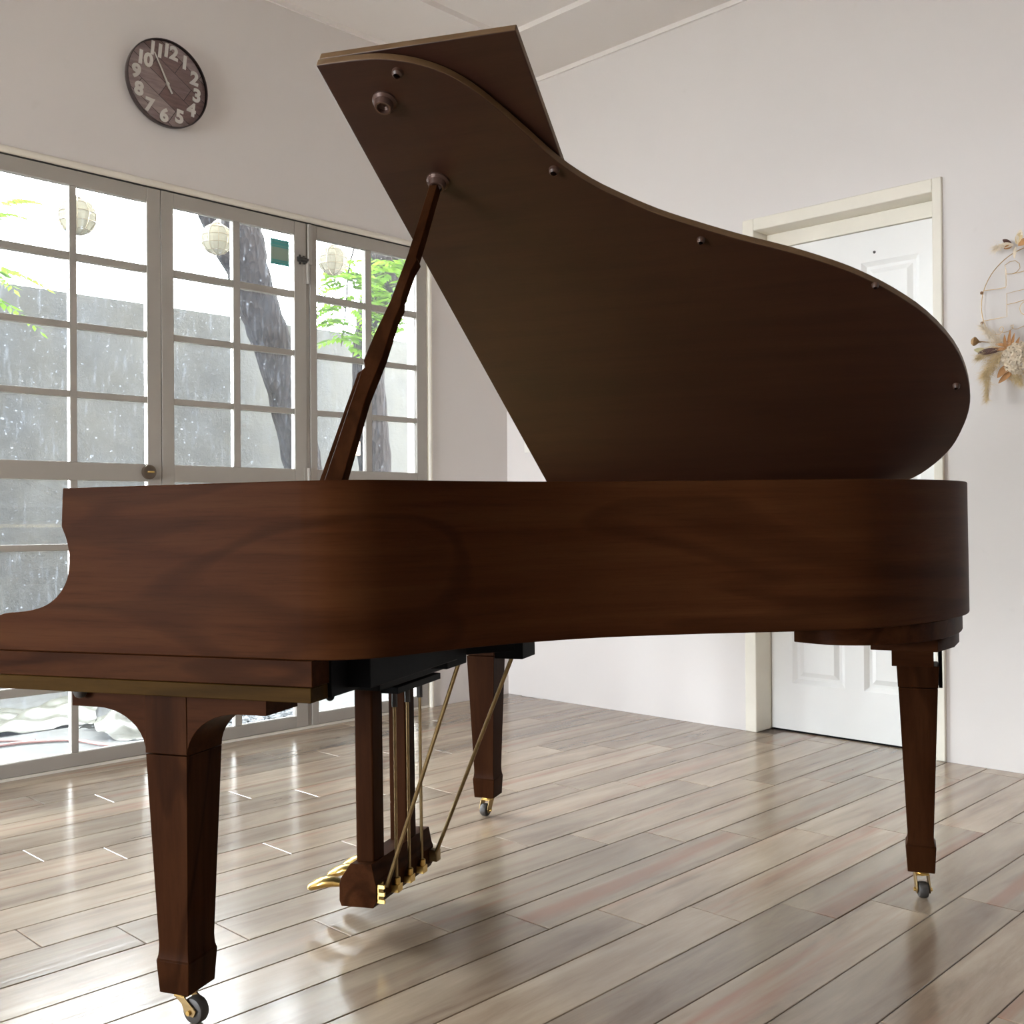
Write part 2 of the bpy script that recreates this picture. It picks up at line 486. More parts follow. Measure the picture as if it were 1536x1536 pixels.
# tray ceiling: a lower border all round and a raised middle
IX, IY = -3.487, 3.56
c = structure('ceiling', MB().box((XL, YN, ZC), (XR, YB, ZC + 0.1)), M['ceiling'], 'cream tray ceiling with a lower border along the walls')
b = MB()
b.box((XL, YN, ZS), (IX, YB, ZC)); b.box((IX, IY, ZS), (XR, YB, ZC))
b.box((XR - 0.43, YN, ZS), (XR, IY, ZC)); b.box((IX, YN, ZS), (XR - 0.43, YN + 0.43, ZC))
b.build('soffit', M['ceiling'], c)
b = MB()
b.box((XL, YN, ZS - 0.022), (XL + 0.012, YB, ZS)); b.box((XL + 0.012, YB - 0.012, ZS - 0.022), (XR, YB, ZS))
structure('trim_1', b, M['ceiling'], 'thin cream moulding where the walls meet the ceiling border')

# floor: plank by plank, 15 x 90 cm tiles in a stepped bond
PW, PL, GAP, PT = 0.1465, 0.905, 0.0028, 0.010
fl = structure('floor', MB().box((XL - T, YN - T, -0.2), (XR + T, YB + T + 0.05, -0.0028)), M['grout'],
               'glossy wood-look plank floor in beige, grey and reddish tones')
def plank_mesh(w, l):
    b = MB(); e = 0.0012; g = GAP / 2
    x0, x1, y0, y1 = -w/2 + g, w/2 - g, -l/2 + g, l/2 - g
    z0 = -0.003
    vs = [(x0,y0,z0),(x1,y0,z0),(x1,y1,z0),(x0,y1,z0),(x0,y0,-e),(x1,y0,-e),(x1,y1,-e),(x0,y1,-e),
          (x0+e,y0+e,0),(x1-e,y0+e,0),(x1-e,y1-e,0),(x0+e,y1-e,0)]
    fs = [(0,1,5,4),(1,2,6,5),(2,3,7,6),(3,0,4,7),(4,5,9,8),(5,6,10,9),(6,7,11,10),(7,4,8,11),(8,9,10,11)]
    b.add(vs, fs)
    return b.mesh('plank', M['floor'], angle=20)
pcache = {}
skipped = []
count = 0
for n in range(-13, 19):
    xc = -1.985 + n * PW
    x0, x1 = xc - PW/2, xc + PW/2
    x0 = max(x0, XL)
    if x1 - x0 < 0.03: continue
    ymax = YB + 0.11 if (x0 > -2.43 and x1 < -1.62) else YB
    j = 1.448 + 0.166 * n
    j = j - math.floor((j + 0.6) / PL) * PL - PL      # first joint below the near edge
    while j < ymax:
        y0, y1 = max(j, -1.0), min(j + PL, ymax)
        j += PL
        if y1 - y0 < 0.04: continue
        mid = Vector(((x0+x1)/2, (y0+y1)/2, 0))
        d = mid - Vector((0, 0, 0))
        # leave out pieces behind or far to the side of the camera
        fx, rx = d.dot(fwd), d.dot(rgt)
        if fx < 0.55 or abs(rx) > 0.55 * fx + 1.35:
            skipped.append((x0, y0, x1, y1)); continue
        key = (round(x1 - x0, 4), round(y1 - y0, 4))
        if key not in pcache: pcache[key] = plank_mesh(*key)
        o = bpy.data.objects.new('plank', pcache[key])
        o.location = (mid.x, mid.y, 0.0)
        o.rotation_euler = (random.uniform(-1, 1) * 0.0006, random.uniform(-1, 1) * 0.0012, 0)
        link(o, fl); count += 1
# plain continuation of the same flooring behind the camera
b = MB(); b.box((0.62, YN, -0.0028), (XR, YB, -0.0005)); b.box((XL, YN, -0.0028), (0.62, -1.0, -0.0005))
for (x0, y0, x1, y1) in skipped: b.box((x0 + GAP/2, y0 + GAP/2, -0.0028), (x1 - GAP/2, y1 - GAP/2, -0.0003))
o = b.build('plank_field', M['floor'], fl); o['kind'] = 'stuff'

# ------------------------------------------------------------------ french doors
LT = 0.030
ZR = [(2.165, 1.918), (1.889, 1.659), (1.635, 1.404), (1.380, 1.140), (1.072, 0.836), (0.812, 0.577), (0.553, 0.325), (0.293, 0.062)]
def leaf(name, y0, y1, p1, m1, m2, p2, label):
    """one glazed leaf: y0..y1 overall, panes p1..m1 and m2..p2"""
    X0, X1 = XL - LT, XL
    st = MB().box((X0, y0, 0.012), (X1, p1, 2.222)).build('stile', M['frame'], None, 0.002)
    root = empty(name, (XL, (y0 + y1) / 2, 0.0))
    root['kind'] = 'structure'; root['label'] = label
    off = Vector((XL, (y0 + y1) / 2, 0))
    COL.objects.unlink(st); bpy.data.objects.remove(st)
    def part(nm, a, b_, mat=M['frame'], bev=0.002):
        a = Vector(a) - off; b_ = Vector(b_) - off
        return MB().box(a, b_).build(nm, mat, root, bev)
    part('stile', (X0, y0 + 0.0015, 0.012), (X1, p1, 2.222)); part('stile', (X0, p2, 0.012), (X1, y1 - 0.0015, 2.222))
    part('rail', (X0, p1, 2.165), (X1, p2, 2.222)); part('rail', (X0, p1, 1.072), (X1, p2, 1.140)); part('rail', (X0, p1, 0.012), (X1, p2, 0.062))
    part('muntin', (X0, m1, 1.140), (X1 - 0.003, m2, 2.165)); part('muntin', (X0, m1, 0.062), (X1 - 0.003, m2, 1.072))
    for i, (a, b_) in enumerate(ZR):
        for (q0, q1) in ((p1, m1), (m2, p2)):
            g = MB().box(Vector((XL - 0.019, q0 + 0.0005, b_ + 0.0005)) - off, Vector((XL - 0.016, q1 - 0.0005, a - 0.0005)) - off)
            g.build('pane', M['glass'], root)
            # putty bead around the pane on the room side
        if i + 1 < len(ZR) and i != 3:
            na = ZR[i + 1][0]
            part('muntin', (X0, p1, na), (X1 - 0.003, m1, b_)); part('muntin', (X0, m2, na), (X1 - 0.003, p2, b_))
    return root
dA = leaf('door_1', 1.358, 2.057, 1.419, 1.695, 1.722, 1.998, 'glazed french door leaf at the left edge with the brass deadbolt')
dB = leaf('door_2', 2.057, 2.744, 2.111, 2.381, 2.413, 2.681, 'middle glazed french door leaf with a teal notice behind its top pane')
dC = leaf('door_3', 2.762, 3.445, 2.799, 3.073, 3.108, 3.381, 'glazed french door leaf nearest the room corner, behind the lid prop')
leaf('door_5', 0.658, 1.358, 0.719, 0.993, 1.022, 1.297, 'glazed french door leaf outside the frame, left of the one with the deadbolt')
def on(root, p): return Vector(p) - Vector(root.location)
# deadbolt with thumb turn
p = on(dA, (XL, 2.000, 1.109))
k = MB().lathe([(0.001, 0.016), (0.020, 0.016), (0.0275, 0.012), (0.029, 0.0), (0.029, -0.001)], p, (1, 0, 0), 28).build('deadbolt', plain('brown_bronze', (0.13, 0.10, 0.075, 1), 0.4, 0.7), dA)
k['label'] = 'round brass deadbolt rose'
MB().box(p + Vector((0.014, -0.013, -0.0035)), p + Vector((0.026, 0.013, 0.0035))).build('thumb_turn', M['brass'], k, 0.002)
# dark slide latch and hinges on the joint between the second and third leaf
p = on(dB, (XL, 2.717, 2.057))
b = MB().box(p + Vector((0, -0.022, -0.010)), p + Vector((0.008, 0.024, 0.012)))
b.tube([p + Vector((0.010, -0.024, 0.003)), p + Vector((0.010, 0.030, 0.003))], 0.006, 8)
b.box(p + Vector((0, -0.014, -0.02)), p + Vector((0.005, -0.004, 0.022))); b.box(p + Vector((0, 0.008, -0.018)), p + Vector((0.005, 0.018, 0.02)))
b.build('slide_latch', M['worn_metal'], dB, 0.001)['label'] = 'blackened slide latch'
for z in (2.00, 1.10, 0.2):
    p = on(dB, (XL, 2.748, z)); h = MB()
    h.tube([p + Vector((0.005, 0, -0.045)), p + Vector((0.005, 0, 0.045))], 0.0075, 10)
    h.box(p + Vector((0, -0.022, -0.045)), p + Vector((0.0025, 0, 0.045)))
    h.build('hinge', M['frame'], dB)
h = MB().box(on(dB, (XL - 0.04, 2.745, 0.012)), on(dB, (XL - 0.004, 2.760, 2.222))); h.build('hinge_post', M['frame'], dB, 0.001)
p = on(dB, (XL, 2.757, 2.13)); MB().box(p + Vector((0, -0.010, -0.09)), p + Vector((0.012, 0.012, 0.09))).build('flush_bolt', M['frame'], dB, 0.003)
# head and jamb trim
b = MB(); b.box((XL - T, DOORS_Y0, 2.225), (XL - 0.001, 3.447, 2.249)); o = structure('trim_2', b, M['worn_metal'], 'dark track above the french doors')
b = MB(); b.tube([(XL + 0.004, DOORS_Y0, 2.240), (XL + 0.004, 3.476, 2.240)], 0.013, 12)
structure('trim_3', b, M['trim'], 'rounded cream rail along the top of the french doors')
b = MB(); b.box((XL - T, 3.447, 0.0), (XL - 0.002, OPEN_Y1, 2.25)); b.tube([(XL + 0.002, 3.462, 0.0), (XL + 0.002, 3.462, 2.235)], 0.011, 12)
structure('trim_4', b, M['trim'], 'rounded cream jamb bead right of the french doors')
b = MB().box((XL - T, DOORS_Y0, 0.0), (XL - 0.001, 3.447, 0.0105)); structure('trim_5', b, M['trim'], 'low pale threshold under the french doors')
# notice stuck to a pane of the second leaf
sx = XL - 0.0150
s = empty('notice', (sx, 2.617, 2.02)); tag(s, 'small teal notice with a tan panel stuck on a top pane', 'notice')
k = N('printed_paper'); c = k.coord(); sp = k.n('ShaderNodeSeparateXYZ'); k.l(c, sp.inputs[0])
z = k.n('ShaderNodeMapRange'); z.inputs['From Max'].default_value = 0.112; k.l(sp.outputs['Z'], z.inputs['Value'])
teal, tan = (0.0134, 0.0402, 0.0348, 1), (0.0402, 0.0442, 0.0322, 1)
col = k.ramp(z.outputs[0], [(0.0, teal), (0.12, tan), (0.14, teal), (0.20, tan), (0.66, tan), (0.68, teal), (0.74, tan), (0.76, teal), (0.88, tan), (0.90, teal)])
for r in k.t.nodes:
    if r.bl_idname == 'ShaderNodeValToRGB': r.color_ramp.interpolation = 'CONSTANT'
d = k.n('ShaderNodeBsdfDiffuse'); t = k.n('ShaderNodeBsdfTranslucent'); m = k.n('ShaderNodeMixShader'); m.inputs[0].default_value = 0.6
k.l(col, d.inputs[0]); k.l(col, t.inputs[0]); k.l(d.outputs[0], m.inputs[1]); k.l(t.outputs[0], m.inputs[2]); k.l(m.outputs[0], k.out.inputs['Surface'])
vs, fs = tri_grid(lambda u, v: Vector((0.0006 * sin(3 * u + 2 * v), -0.048 + 0.095 * u, 0.112 * v)), 6, 6)
MB().add(vs, fs, True).build('sheet', k.m, s)

# ------------------------------------------------------------------ panelled door in the back wall
DY = YB + 0.11
dr = empty('door_4', (-2.045, DY, 0)); dr['kind'] = 'structure'; dr['label'] = 'white six-panel door in a cream frame, behind the piano tail'
O = Vector(dr.location)
def dbox(nm, a, b_, mat, bev=0.002): return MB().box(Vector(a) - O, Vector(b_) - O).build(nm, mat, dr, bev)
# casing, jambs and stop
dbox('casing', (DX0, YB - 0.012, 0), (-2.428, DY + 0.03, DZ1), M['trim'], 0.004)
dbox('casing', (-1.660, YB - 0.012, 0), (DX1, DY + 0.03, DZ1), M['trim'], 0.004)
dbox('casing', (-2.428, YB - 0.012, 2.140), (-1.660, DY + 0.03, DZ1), M['trim'], 0.004)
dbox('head_stop', (-2.428, DY - 0.012, 2.078), (-1.660, DY + 0.03, 2.140), M['trim'], 0.002)
SX0, SX1, SZ0, SZ1 = -2.425, -1.662, 0.007, 2.076
px = [(-2.325, -2.085), (-2.002, -1.762)]
pz = [(0.208, 0.86), (0.97, 1.60), (1.70, 1.95)]
slab = MB()
# stiles and rails around the six openings
slab.box((SX0, DY, SZ0), (px[0][0], DY + 0.035, SZ1)); slab.box((px[0][1], DY, SZ0), (px[1][0], DY + 0.035, SZ1)); slab.box((px[1][1], DY, SZ0), (SX1, DY + 0.035, SZ1))
zz = [SZ0] + [q for a in pz for q in a] + [SZ1]
for a, b_ in zip(zz[0::2], zz[1::2]):
    for x0, x1 in px: slab.box((x0, DY, a), (x1, DY + 0.035, b_))
slab.v = [tuple(Vector(v) - O) for v in slab.v]
slab.build('slab', M['door_white'], dr)
for x0, x1 in px:
    for z0, z1 in pz:
        q = MB(); dep = [(0.0, 0.0), (0.006, 0.004), (0.018, 0.013), (0.030, 0.013), (0.050, 0.003)]
        secs = []
        for ins, d in dep:
            secs.append([Vector((x0 + ins, DY + d, z0 + ins)) - O, Vector((x1 - ins, DY + d, z0 + ins)) - O,
                         Vector((x1 - ins, DY + d, z1 - ins)) - O, Vector((x0 + ins, DY + d, z1 - ins)) - O])
        q.loft(secs, cap=False); n0 = len(q.v) - 4
        q.f.append((n0, n0+1, n0+2, n0+3)); q.sm.append(False)
        q.build('panel', M['door_white'], dr, angle=15)
p = Vector((-1.705, DY, 1.0)) - O
MB().lathe([(0.001, -0.062), (0.02, -0.060), (0.027, -0.045), (0.02, -0.03), (0.01, -0.025), (0.01, -0.006), (0.03, -0.004), (0.03, 0)], p, (0, 1, 0)).build('knob', M['brass_dull'], dr)
dbox('backing', (DX0, DY + 0.036, -0.1), (DX1, DY + 0.12, DZ1 + 0.05), M['black_wood'], 0)
dbox('sill', (SX0, DY + 0.012, -0.0025), (SX1, DY + 0.036, 0.006), M['black_wood'], 0)
# spot on the door, a tiny peep hole near the top
p = Vector((-1.945, DY, 1.985)) - O
MB().lathe([(0.001, -0.003), (0.005, -0.003), (0.006, 0)], p, (0, 1, 0), 12).build('peephole', M['worn_metal'], dr)

# light switch beside the corner
sw = empty('light_switch', (-3.742, YB, 1.255)); tag(sw, 'small white switch plate on the back wall by the lid edge', 'switch')
MB().box((-0.045, -0.008, 0), (0.045, 0, 0.11)).build('plate', M['plastic_white'], sw, 0.003)
MB().prism([(-0.016, -0.008, 0.03), (-0.016, -0.008, 0.08), (-0.016, -0.016, 0.08)], (0.032, 0, 0)).build('rocker', M['plastic_white'], sw)

# ------------------------------------------------------------------ courtyard outside
structure('ground', MB().box((-30, -20, -0.3), (XL - T, 30, -0.12)), M['paving'], 'pale concrete courtyard ground outside the french doors')
structure('bounce_ground', MB().box((XL - T, -20, -0.3), (30, YN - T, -0.12)), plain('pale_bounce', (0.55, 0.53, 0.49, 1), 0.9), 'unseen pale ground added behind the camera to bounce light indoors')  # bright ground added out of view, bounces sky light up to the ceiling
XW = -6.5
structure('wall_courtyard', MB().box((XW - 0.15, 1.4, -0.2), (XW, 22, 2.315)), M['concrete'], 'weathered grey concrete boundary wall across the courtyard')
b = MB().box((-4.9, YN - 3, 3.42), (XR + 3, YB + 3, 3.6)); structure('roof', b, M['house'], 'flat house roof over the room')

def trunk(pts, radii, parent, name='trunk'):
    P = spline([Vector(p) for p in pts], 5)
    R = [q[0] for q in spline([Vector((r, 0, 0)) for r in radii], 5)]
    R = [r * (1 + random.uniform(-0.06, 0.06)) for r in R]
    mb = MB().tube(P, R, 14)
    return mb.build(name, M['bark'], parent, angle=60)

def frond(mb, base, d, up, L=0.26, pairs=7):
    d = Vector(d).normalized(); up = Vector(up).normalized()
    side = d.cross(up).normalized(); up = side.cross(d)
    base = Vector(base)
    for k in range(pairs + 1):
        t = (k + 1) / (pairs + 1)
        p = base + d * (L * t) - Vector((0, 0, 1)) * (0.35 * L * t * t)
        for s in ((-1, 1) if k < pairs else (0,)):
            ll = 0.075 * (1.1 - 0.5 * t) + 0.015
            w = ll * 0.20
            dd = (side * s * 0.85 + d * 0.65 - Vector((0, 0, 0.35))).normalized()
            ww = dd.cross(up + Vector((random.uniform(-.4, .4), random.uniform(-.4, .4), 0))).normalized()
            o = len(mb.v)
            mb.v += [tuple(p), tuple(p + dd * ll * 0.4 + ww * w), tuple(p + dd * ll), tuple(p + dd * ll * 0.4 - ww * w)]
            mb.f.append((o, o + 1, o + 2, o + 3)); mb.sm.append(False)

def foliage(parent, blobs, n_per, name='foliage'):
    mb = MB()
    for c, r in blobs:
        for _ in range(n_per):
            a = random.uniform(0, 2 * pi)
            p = Vector(c) + Vector((random.gauss(0, r * .5), random.gauss(0, r * .5), random.gauss(0, r * .5)))
            frond(mb, p, (cos(a), sin(a), random.uniform(-.2, .4)), (0, 0, 1), random.uniform(.18, .30))
    me = bpy.data.meshes.new(name); me.from_pydata(mb.v, [], mb.f); me.materials.append(M['leaf'])
    o = bpy.data.objects.new(name, me); o['kind'] = 'stuff'; return link(o, parent)

def tree(name, base, label, pts, radii, blobs, n, branches=()):
    t = empty(name, base); tag(t, label, 'tree', 'trees in the courtyard'); B = Vector(base)
    trunk([Vector(p) - B for p in pts], radii, t)
    for bp, br in branches: trunk([Vector(p) - B for p in bp], br, t, 'branch')
    foliage(t, [(Vector(c) - B, r) for c, r in blobs], n)
    return t
tA = tree('tree', (-5.9, 4.36, -0.12), 'leaning dark trunk seen through the middle french door leaf',
     [(-5.9, 4.36, -0.13), (-5.9, 4.26, 0.6), (-5.9, 4.10, 1.25), (-5.9, 3.99, 1.69), (-5.9, 3.87, 2.03), (-5.9, 3.75, 2.31), (-5.9, 3.68, 2.52), (-5.9, 3.64, 2.78), (-5.9, 3.60, 3.4), (-5.9, 3.5, 4.4)],
     [0.15, 0.13, 0.125, 0.125, 0.13, 0.135, 0.135, 0.13, 0.12, 0.09],
     [((-5.7, 3.0, 4.2), 0.5), ((-6.0, 3.9, 4.4), 0.5)], 18,
     [([(-5.9, 3.70, 2.35), (-5.85, 3.45, 2.62), (-5.8, 3.25, 3.0), (-5.8, 3.1, 3.8)], [0.06, 0.05, 0.045, 0.03])])
tB = tree('tree', (-5.95, 4.72, -0.12), 'rough dark trunk with bright leaves behind the lid prop',
     [(-5.95, 4.70, -0.13), (-5.95, 4.72, 0.6), (-5.95, 4.74, 1.28), (-5.95, 4.69, 1.7), (-5.95, 4.69, 2.0), (-5.95, 4.74, 2.31), (-5.95, 4.88, 2.71), (-5.95, 4.97, 3.0), (-5.95, 5.1, 3.8), (-5.95, 5.2, 4.4)],
     [0.15, 0.125, 0.115, 0.12, 0.118, 0.125, 0.15, 0.15, 0.13, 0.10],
     [((-5.6, 4.18, 2.33), 0.13), ((-5.6, 4.10, 2.18), 0.12), ((-5.6, 4.27, 2.45), 0.11), ((-5.6, 4.33, 2.27), 0.10), ((-5.6, 4.19, 2.07), 0.08), ((-5.6, 4.32, 2.57), 0.09), ((-5.6, 4.64, 2.62), 0.11), ((-5.6, 4.72, 2.45), 0.10), ((-5.6, 4.75, 2.23), 0.10), ((-5.6, 4.56, 2.36), 0.09), ((-5.6, 4.54, 2.63), 0.10), ((-5.6, 4.13, 2.45), 0.10), ((-6.0, 5.3, 4.2), 0.5)], 7,
     [([(-5.95, 4.80, 2.5), (-5.8, 4.62, 2.66), (-5.7, 4.5, 2.85), (-5.65, 4.4, 3.3)], [0.03, 0.02, 0.016, 0.01]),
      ([(-5.6, 4.375, 2.888), (-5.6, 4.258, 2.561), (-5.6, 4.230, 2.296), (-5.6, 4.190, 2.031)], [0.007, 0.006, 0.005, 0.003])])
o = MB().box((0.12, -0.33, 1.465), (0.17, -0.24, 1.56)).build('nailed_board', M['plank_wood'], tB, 0.003)
o['label'] = 'short pale board nailed to the trunk'
tC = tree('tree', (-6.2, 1.35, -0.12), 'leafy branch hanging in at the left edge of the frame',
     [(-6.2, 1.35, -0.13), (-6.15, 1.4, 1.2), (-6.1, 1.5, 2.4), (-6.05, 1.55, 3.6)], [0.11, 0.10, 0.09, 0.07],
     [((-5.9, 2.13, 2.55), 0.04), ((-5.9, 2.13, 2.28), 0.04), ((-5.9, 2.13, 2.10), 0.04), ((-6, 1.4, 3.2), 0.4)], 6,
     [([(-6.1, 1.5, 2.4), (-6.0, 1.8, 2.65), (-5.9, 2.05, 2.6)], [0.03, 0.02, 0.01])])

# capiz lanterns hung under the eave
def lantern(name, c, r, label):
    t = empty(name, (c[0], c[1], c[2] - r)); tag(t, label, 'lantern', 'shell lanterns hung along the eave')
    C0 = (0, 0, r)
    MB().sphere(C0, r, 16, 8).build('shade', M['capiz'], t, angle=5)
    w = MB()
    for k in range(5):
        a = pi * k / 5 + 0.2
        w.tube([(cos(a) * r * 1.01 * cos(s), sin(a) * r * 1.01 * cos(s), r + r * 1.01 * sin(s)) for s in [2*pi*i/24 for i in range(25)]], 0.0021, 5, False)
    for h in (-0.75, -0.3, 0.2, 0.7):
        q = (1 - h*h) ** 0.5 * r * 1.01
        w.tube([(q * cos(s), q * sin(s), r + h * r) for s in [2*pi*i/24 for i in range(25)]], 0.0021, 5, False)
    w.build('wire_grid', M['wire'], t)
    MB().tube([(0, 0, 2 * r), (0.0, 0.0, 3.42 - c[2] + r)], 0.002, 6).build('cord', M['wire'], t)
    MB().lathe([(0.02, 0), (0.022, 0.006), (0.012, 0.016), (0.003, 0.02)], (0, 0, 2 * r - 0.004), (0, 0, 1), 12).build('cap', M['wire'], t)
    return t
lantern('lantern', (-4.6, 2.025, 2.247), 0.079, 'round shell lantern hung outside, behind the left french door leaf')
lantern('lantern', (-4.6, 2.705, 2.272), 0.074, 'round shell lantern hung outside, behind the middle french door leaf')
lantern('lantern', (-4.6, 3.39, 2.284), 0.075, 'round shell lantern hung outside, behind the leaf nearest the corner')

# plastic sheeting, hose and gravel on the ground
def sheet_fn(u, v):
    x = -6.02 + 0.68 * u; y = 1.62 + 0.95 * v + 0.1 * sin(5 * u)
    z = -0.115 + 0.10 * max(0, sin(3.1 * u)) * (0.6 + 0.4 * sin(7 * v + 3 * u)) + 0.012 * sin(23 * v + 9 * u) + 0.012 * sin(31 * u - 11 * v)
    return Vector((x, y, max(z, -0.115)))
vs, fs = tri_grid(sheet_fn, 40, 40)
s = MB().add(vs, fs, True).build('plastic_sheet', M['tarp'], None, angle=80); tag(s, 'crumpled cream plastic sheet lying along the foot of the concrete wall', 'sheet', 'plastic sheets on the paving')
def sheet_fn2(u, v):
    x = -5.24 + 0.42 * u; y = 2.30 + 0.42 * v
    z = -0.115 + 0.16 * sin(pi * min(1, u * 1.0)) * sin(pi * (0.12 + 0.8 * v)) + 0.010 * sin(27 * v + 5 * u) + 0.010 * sin(25 * u - 9 * v)
    return Vector((x + 0.04 * sin(6 * v), y + 0.04 * sin(7 * u), max(z, -0.117)))
vs, fs = tri_grid(sheet_fn2, 30, 30)
s = MB().add(vs, fs, True).build('plastic_sheet', M['tarp'], None, angle=80); tag(s, 'heaped cream plastic sheet seen beside the piano leg bracket', 'sheet', 'plastic sheets on the paving')
h = MB()
h.tube(spline([(-5.10, 1.80, -0.11), (-5.10, 1.90, -0.11), (-5.09, 1.975, -0.11), (-5.06, 2.04, -0.11), (-4.976, 2.16, -0.11), (-4.76, 2.22, -0.11), (-4.62, 2.36, -0.11), (-4.35, 2.70, -0.11)], 5), 0.008, 8)
h.tube(spline([(-5.28, 1.84, -0.11), (-5.22, 1.92, -0.11), (-5.16, 1.99, -0.11), (-5.09, 2.03, -0.11)], 5), 0.008, 8)
tag(h.build('hose', M['hose'], None), 'thin pink hose lying on the paving outside the left leaf', 'hose')
g = MB(); random.seed(3)
for _ in range(520):
    r = random.uniform(0.010, 0.026)
    g.sphere((random.uniform(-5.05, -4.45), random.uniform(2.75, 3.32), -0.115 + r * 0.5 + random.uniform(0, .02)), r, 6, 4, 1, 1, .7)
o = g.build('gravel', plain('grey_gravel', (0.0469, 0.0503, 0.0536, 1), 0.9, var=0.5, scale=40), None, angle=20); tag(o, 'patch of dark grey gravel outside the middle leaf', 'gravel', None, 'stuff')
random.seed(11)

# ------------------------------------------------------------------ wall clock
ck = empty('wall_clock', (XL, 2.075, 2.640), (0, 0, 0)); tag(ck, 'round wall clock with wood-patch face and large white numerals', 'clock')
CR = 0.172
MB().lathe([(0.001, 0.0), (CR - 0.012, 0.0), (CR - 0.002, 0.012), (CR, 0.030), (CR - 0.002, 0.036), (CR - 0.0045, 0.036), (CR - 0.005, 0.026)], (0, 0, 0), (1, 0, 0), 64).build('case', plain('dark_clock_rim', (0.030, 0.018, 0.016, 1), 0.35), ck)
def clock_face():
    k = N('patchwork_wood_face'); c = k.coord()
    br = k.n('ShaderNodeTexBrick'); br.offset = 0.5
    br.inputs['Scale'].default_value = 1.0; br.inputs['Brick Width'].default_value = 0.17; br.inputs['Row Height'].default_value = 0.062
    br.inputs['Mortar Size'].default_value = 0.0012; br.inputs['Mortar'].default_value = (0.03, 0.02, 0.02, 1)
    br.inputs['Color1'].default_value = (0.22, 0.135, 0.130, 1); br.inputs['Color2'].default_value = (0.52, 0.45, 0.44, 1)
    sx = k.n('ShaderNodeSeparateXYZ'); k.l(c, sx.inputs[0]); cb = k.n('ShaderNodeCombineXYZ')
    k.l(sx.outputs['Y'], cb.inputs['X']); k.l(sx.outputs['Z'], cb.inputs['Y'])
    k.l(k.mapping(cb.outputs[0], (1, 1, 1), (0, 0, radians(33))), br.inputs['Vector'])
    st = k.noise(k.mapping(cb.outputs[0], (9, 60, 1), (0, 0, radians(33))), 1.5, 4)
    col = k.mix(0.6, br.outputs['Color'], k.ramp(st, [(0.3, (0.5, 0.42, 0.42, 1)), (0.7, (1.25, 1.2, 1.2, 1))]), 'MULTIPLY')
    k.base(col); k.set(Roughness=0.4); return k.m
MB().lathe([(0.0005, 0.020), (CR - 0.005, 0.020)], (0, 0, 0), (1, 0, 0), 64).build('face', clock_face(), ck)
numeral_mat = plain('white_numeral', (0.93, 0.92, 0.88, 1), 0.4, var=0.02)
CT = radians(6.0)
texts = []
for h in range(1, 13):
    a = radians(30 * h + {10: 1, 11: 3.5}.get(h, 0)) + CT
    cu = bpy.data.curves.new('numeral', 'FONT'); cu.body = str(h); cu.size = 0.072; cu.extrude = 0.0012; cu.offset = 0.0034
    cu.space_character = 0.88
    cu.align_x = 'CENTER'; cu.align_y = 'CENTER'; cu.resolution_u = 4
    o = bpy.data.objects.new('numeral_curve', cu); COL.objects.link(o); texts.append((o, h, a))
bpy.context.view_layer.update()
dg = bpy.context.evaluated_depsgraph_get()
for o, h, a in texts:
    me = bpy.data.meshes.new_from_object(o.evaluated_get(dg)); me.name = 'numeral'
    me.materials.clear(); me.materials.append(numeral_mat)
    q = bpy.data.objects.new('numeral', me); link(q, ck)
    R = Matrix(((0, 0, 1), (1, 0, 0), (0, 1, 0))).to_4x4()      # text x -> +Y, text y -> +Z, faces +X
    tilt = Matrix.Rotation(-CT, 4, 'X')
    q.matrix_local = Matrix.Translation((0.0215, {10: 0.118}.get(h, 0.129) * sin(a), {10: 0.118}.get(h, 0.129) * cos(a))) @ tilt @ R
    q['label'] = 'white numeral %d' % h
    bpy.data.objects.remove(o)
def hand(nm, ang, L, tail, w, x):
    d = Vector((0, sin(ang), cos(ang))); s = Vector((0, cos(ang), -sin(ang)))
    pts = [Vector((x, 0, 0)) - d * tail - s * w, Vector((x, 0, 0)) + d * L - s * w * .6, Vector((x, 0, 0)) + d * L + s * w * .6, Vector((x, 0, 0)) - d * tail + s * w]
    MB().prism(pts, (0.0012, 0, 0)).build(nm, numeral_mat, ck)
hand('hour_hand', radians(-31.5) + CT, 0.075, 0.02, 0.0050, 0.0245)
hand('minute_hand', radians(-33) + CT, 0.122, 0.040, 0.0042, 0.0265)
MB().lathe([(0.007, 0.02), (0.007, 0.029), (0.001, 0.030)], (0, 0, 0), (1, 0, 0), 16).build('hub', numeral_mat, ck)
MB().lathe([(0.0005, 0.041), (0.06, 0.040), (0.12, 0.037), (CR - 0.006, 0.033)], (0, 0, 0), (1, 0, 0), 48).build('glass', M['clear'], ck)

# ------------------------------------------------------------------ floral hoop on the back wall
gold = plain('gold_wire', (0.55, 0.38, 0.19, 1), 0.35, 0.9)
fh = empty('floral_hoop', (-1.283, YB - 0.02, 1.68)); tag(fh, 'gold wire hoop with wire lettering and dried flowers on the back wall', 'wall decoration')
FO = Vector((-1.283, 0, 1.68))
def fp(x, z, y=0.0): return Vector((x, y, z)) - FO
mb = MB(); mb.tube([(0.194 * cos(s), 0, 0.194 * sin(s)) for s in [2 * pi * i / 72 for i in range(73)]], 0.0016, 8, False); mb.build('hoop', gold, fh)
mb = MB()
w1 = [fp(-1.470, 1.738), fp(-1.43, 1.737), fp(-1.392, 1.738), fp(-1.390, 1.745), fp(-1.390, 1.80), fp(-1.394, 1.818), fp(-1.376, 1.828), fp(-1.358, 1.829), fp(-1.344, 1.816), fp(-1.342, 1.80), fp(-1.353, 1.787), fp(-1.369, 1.783), fp(-1.389, 1.786)]
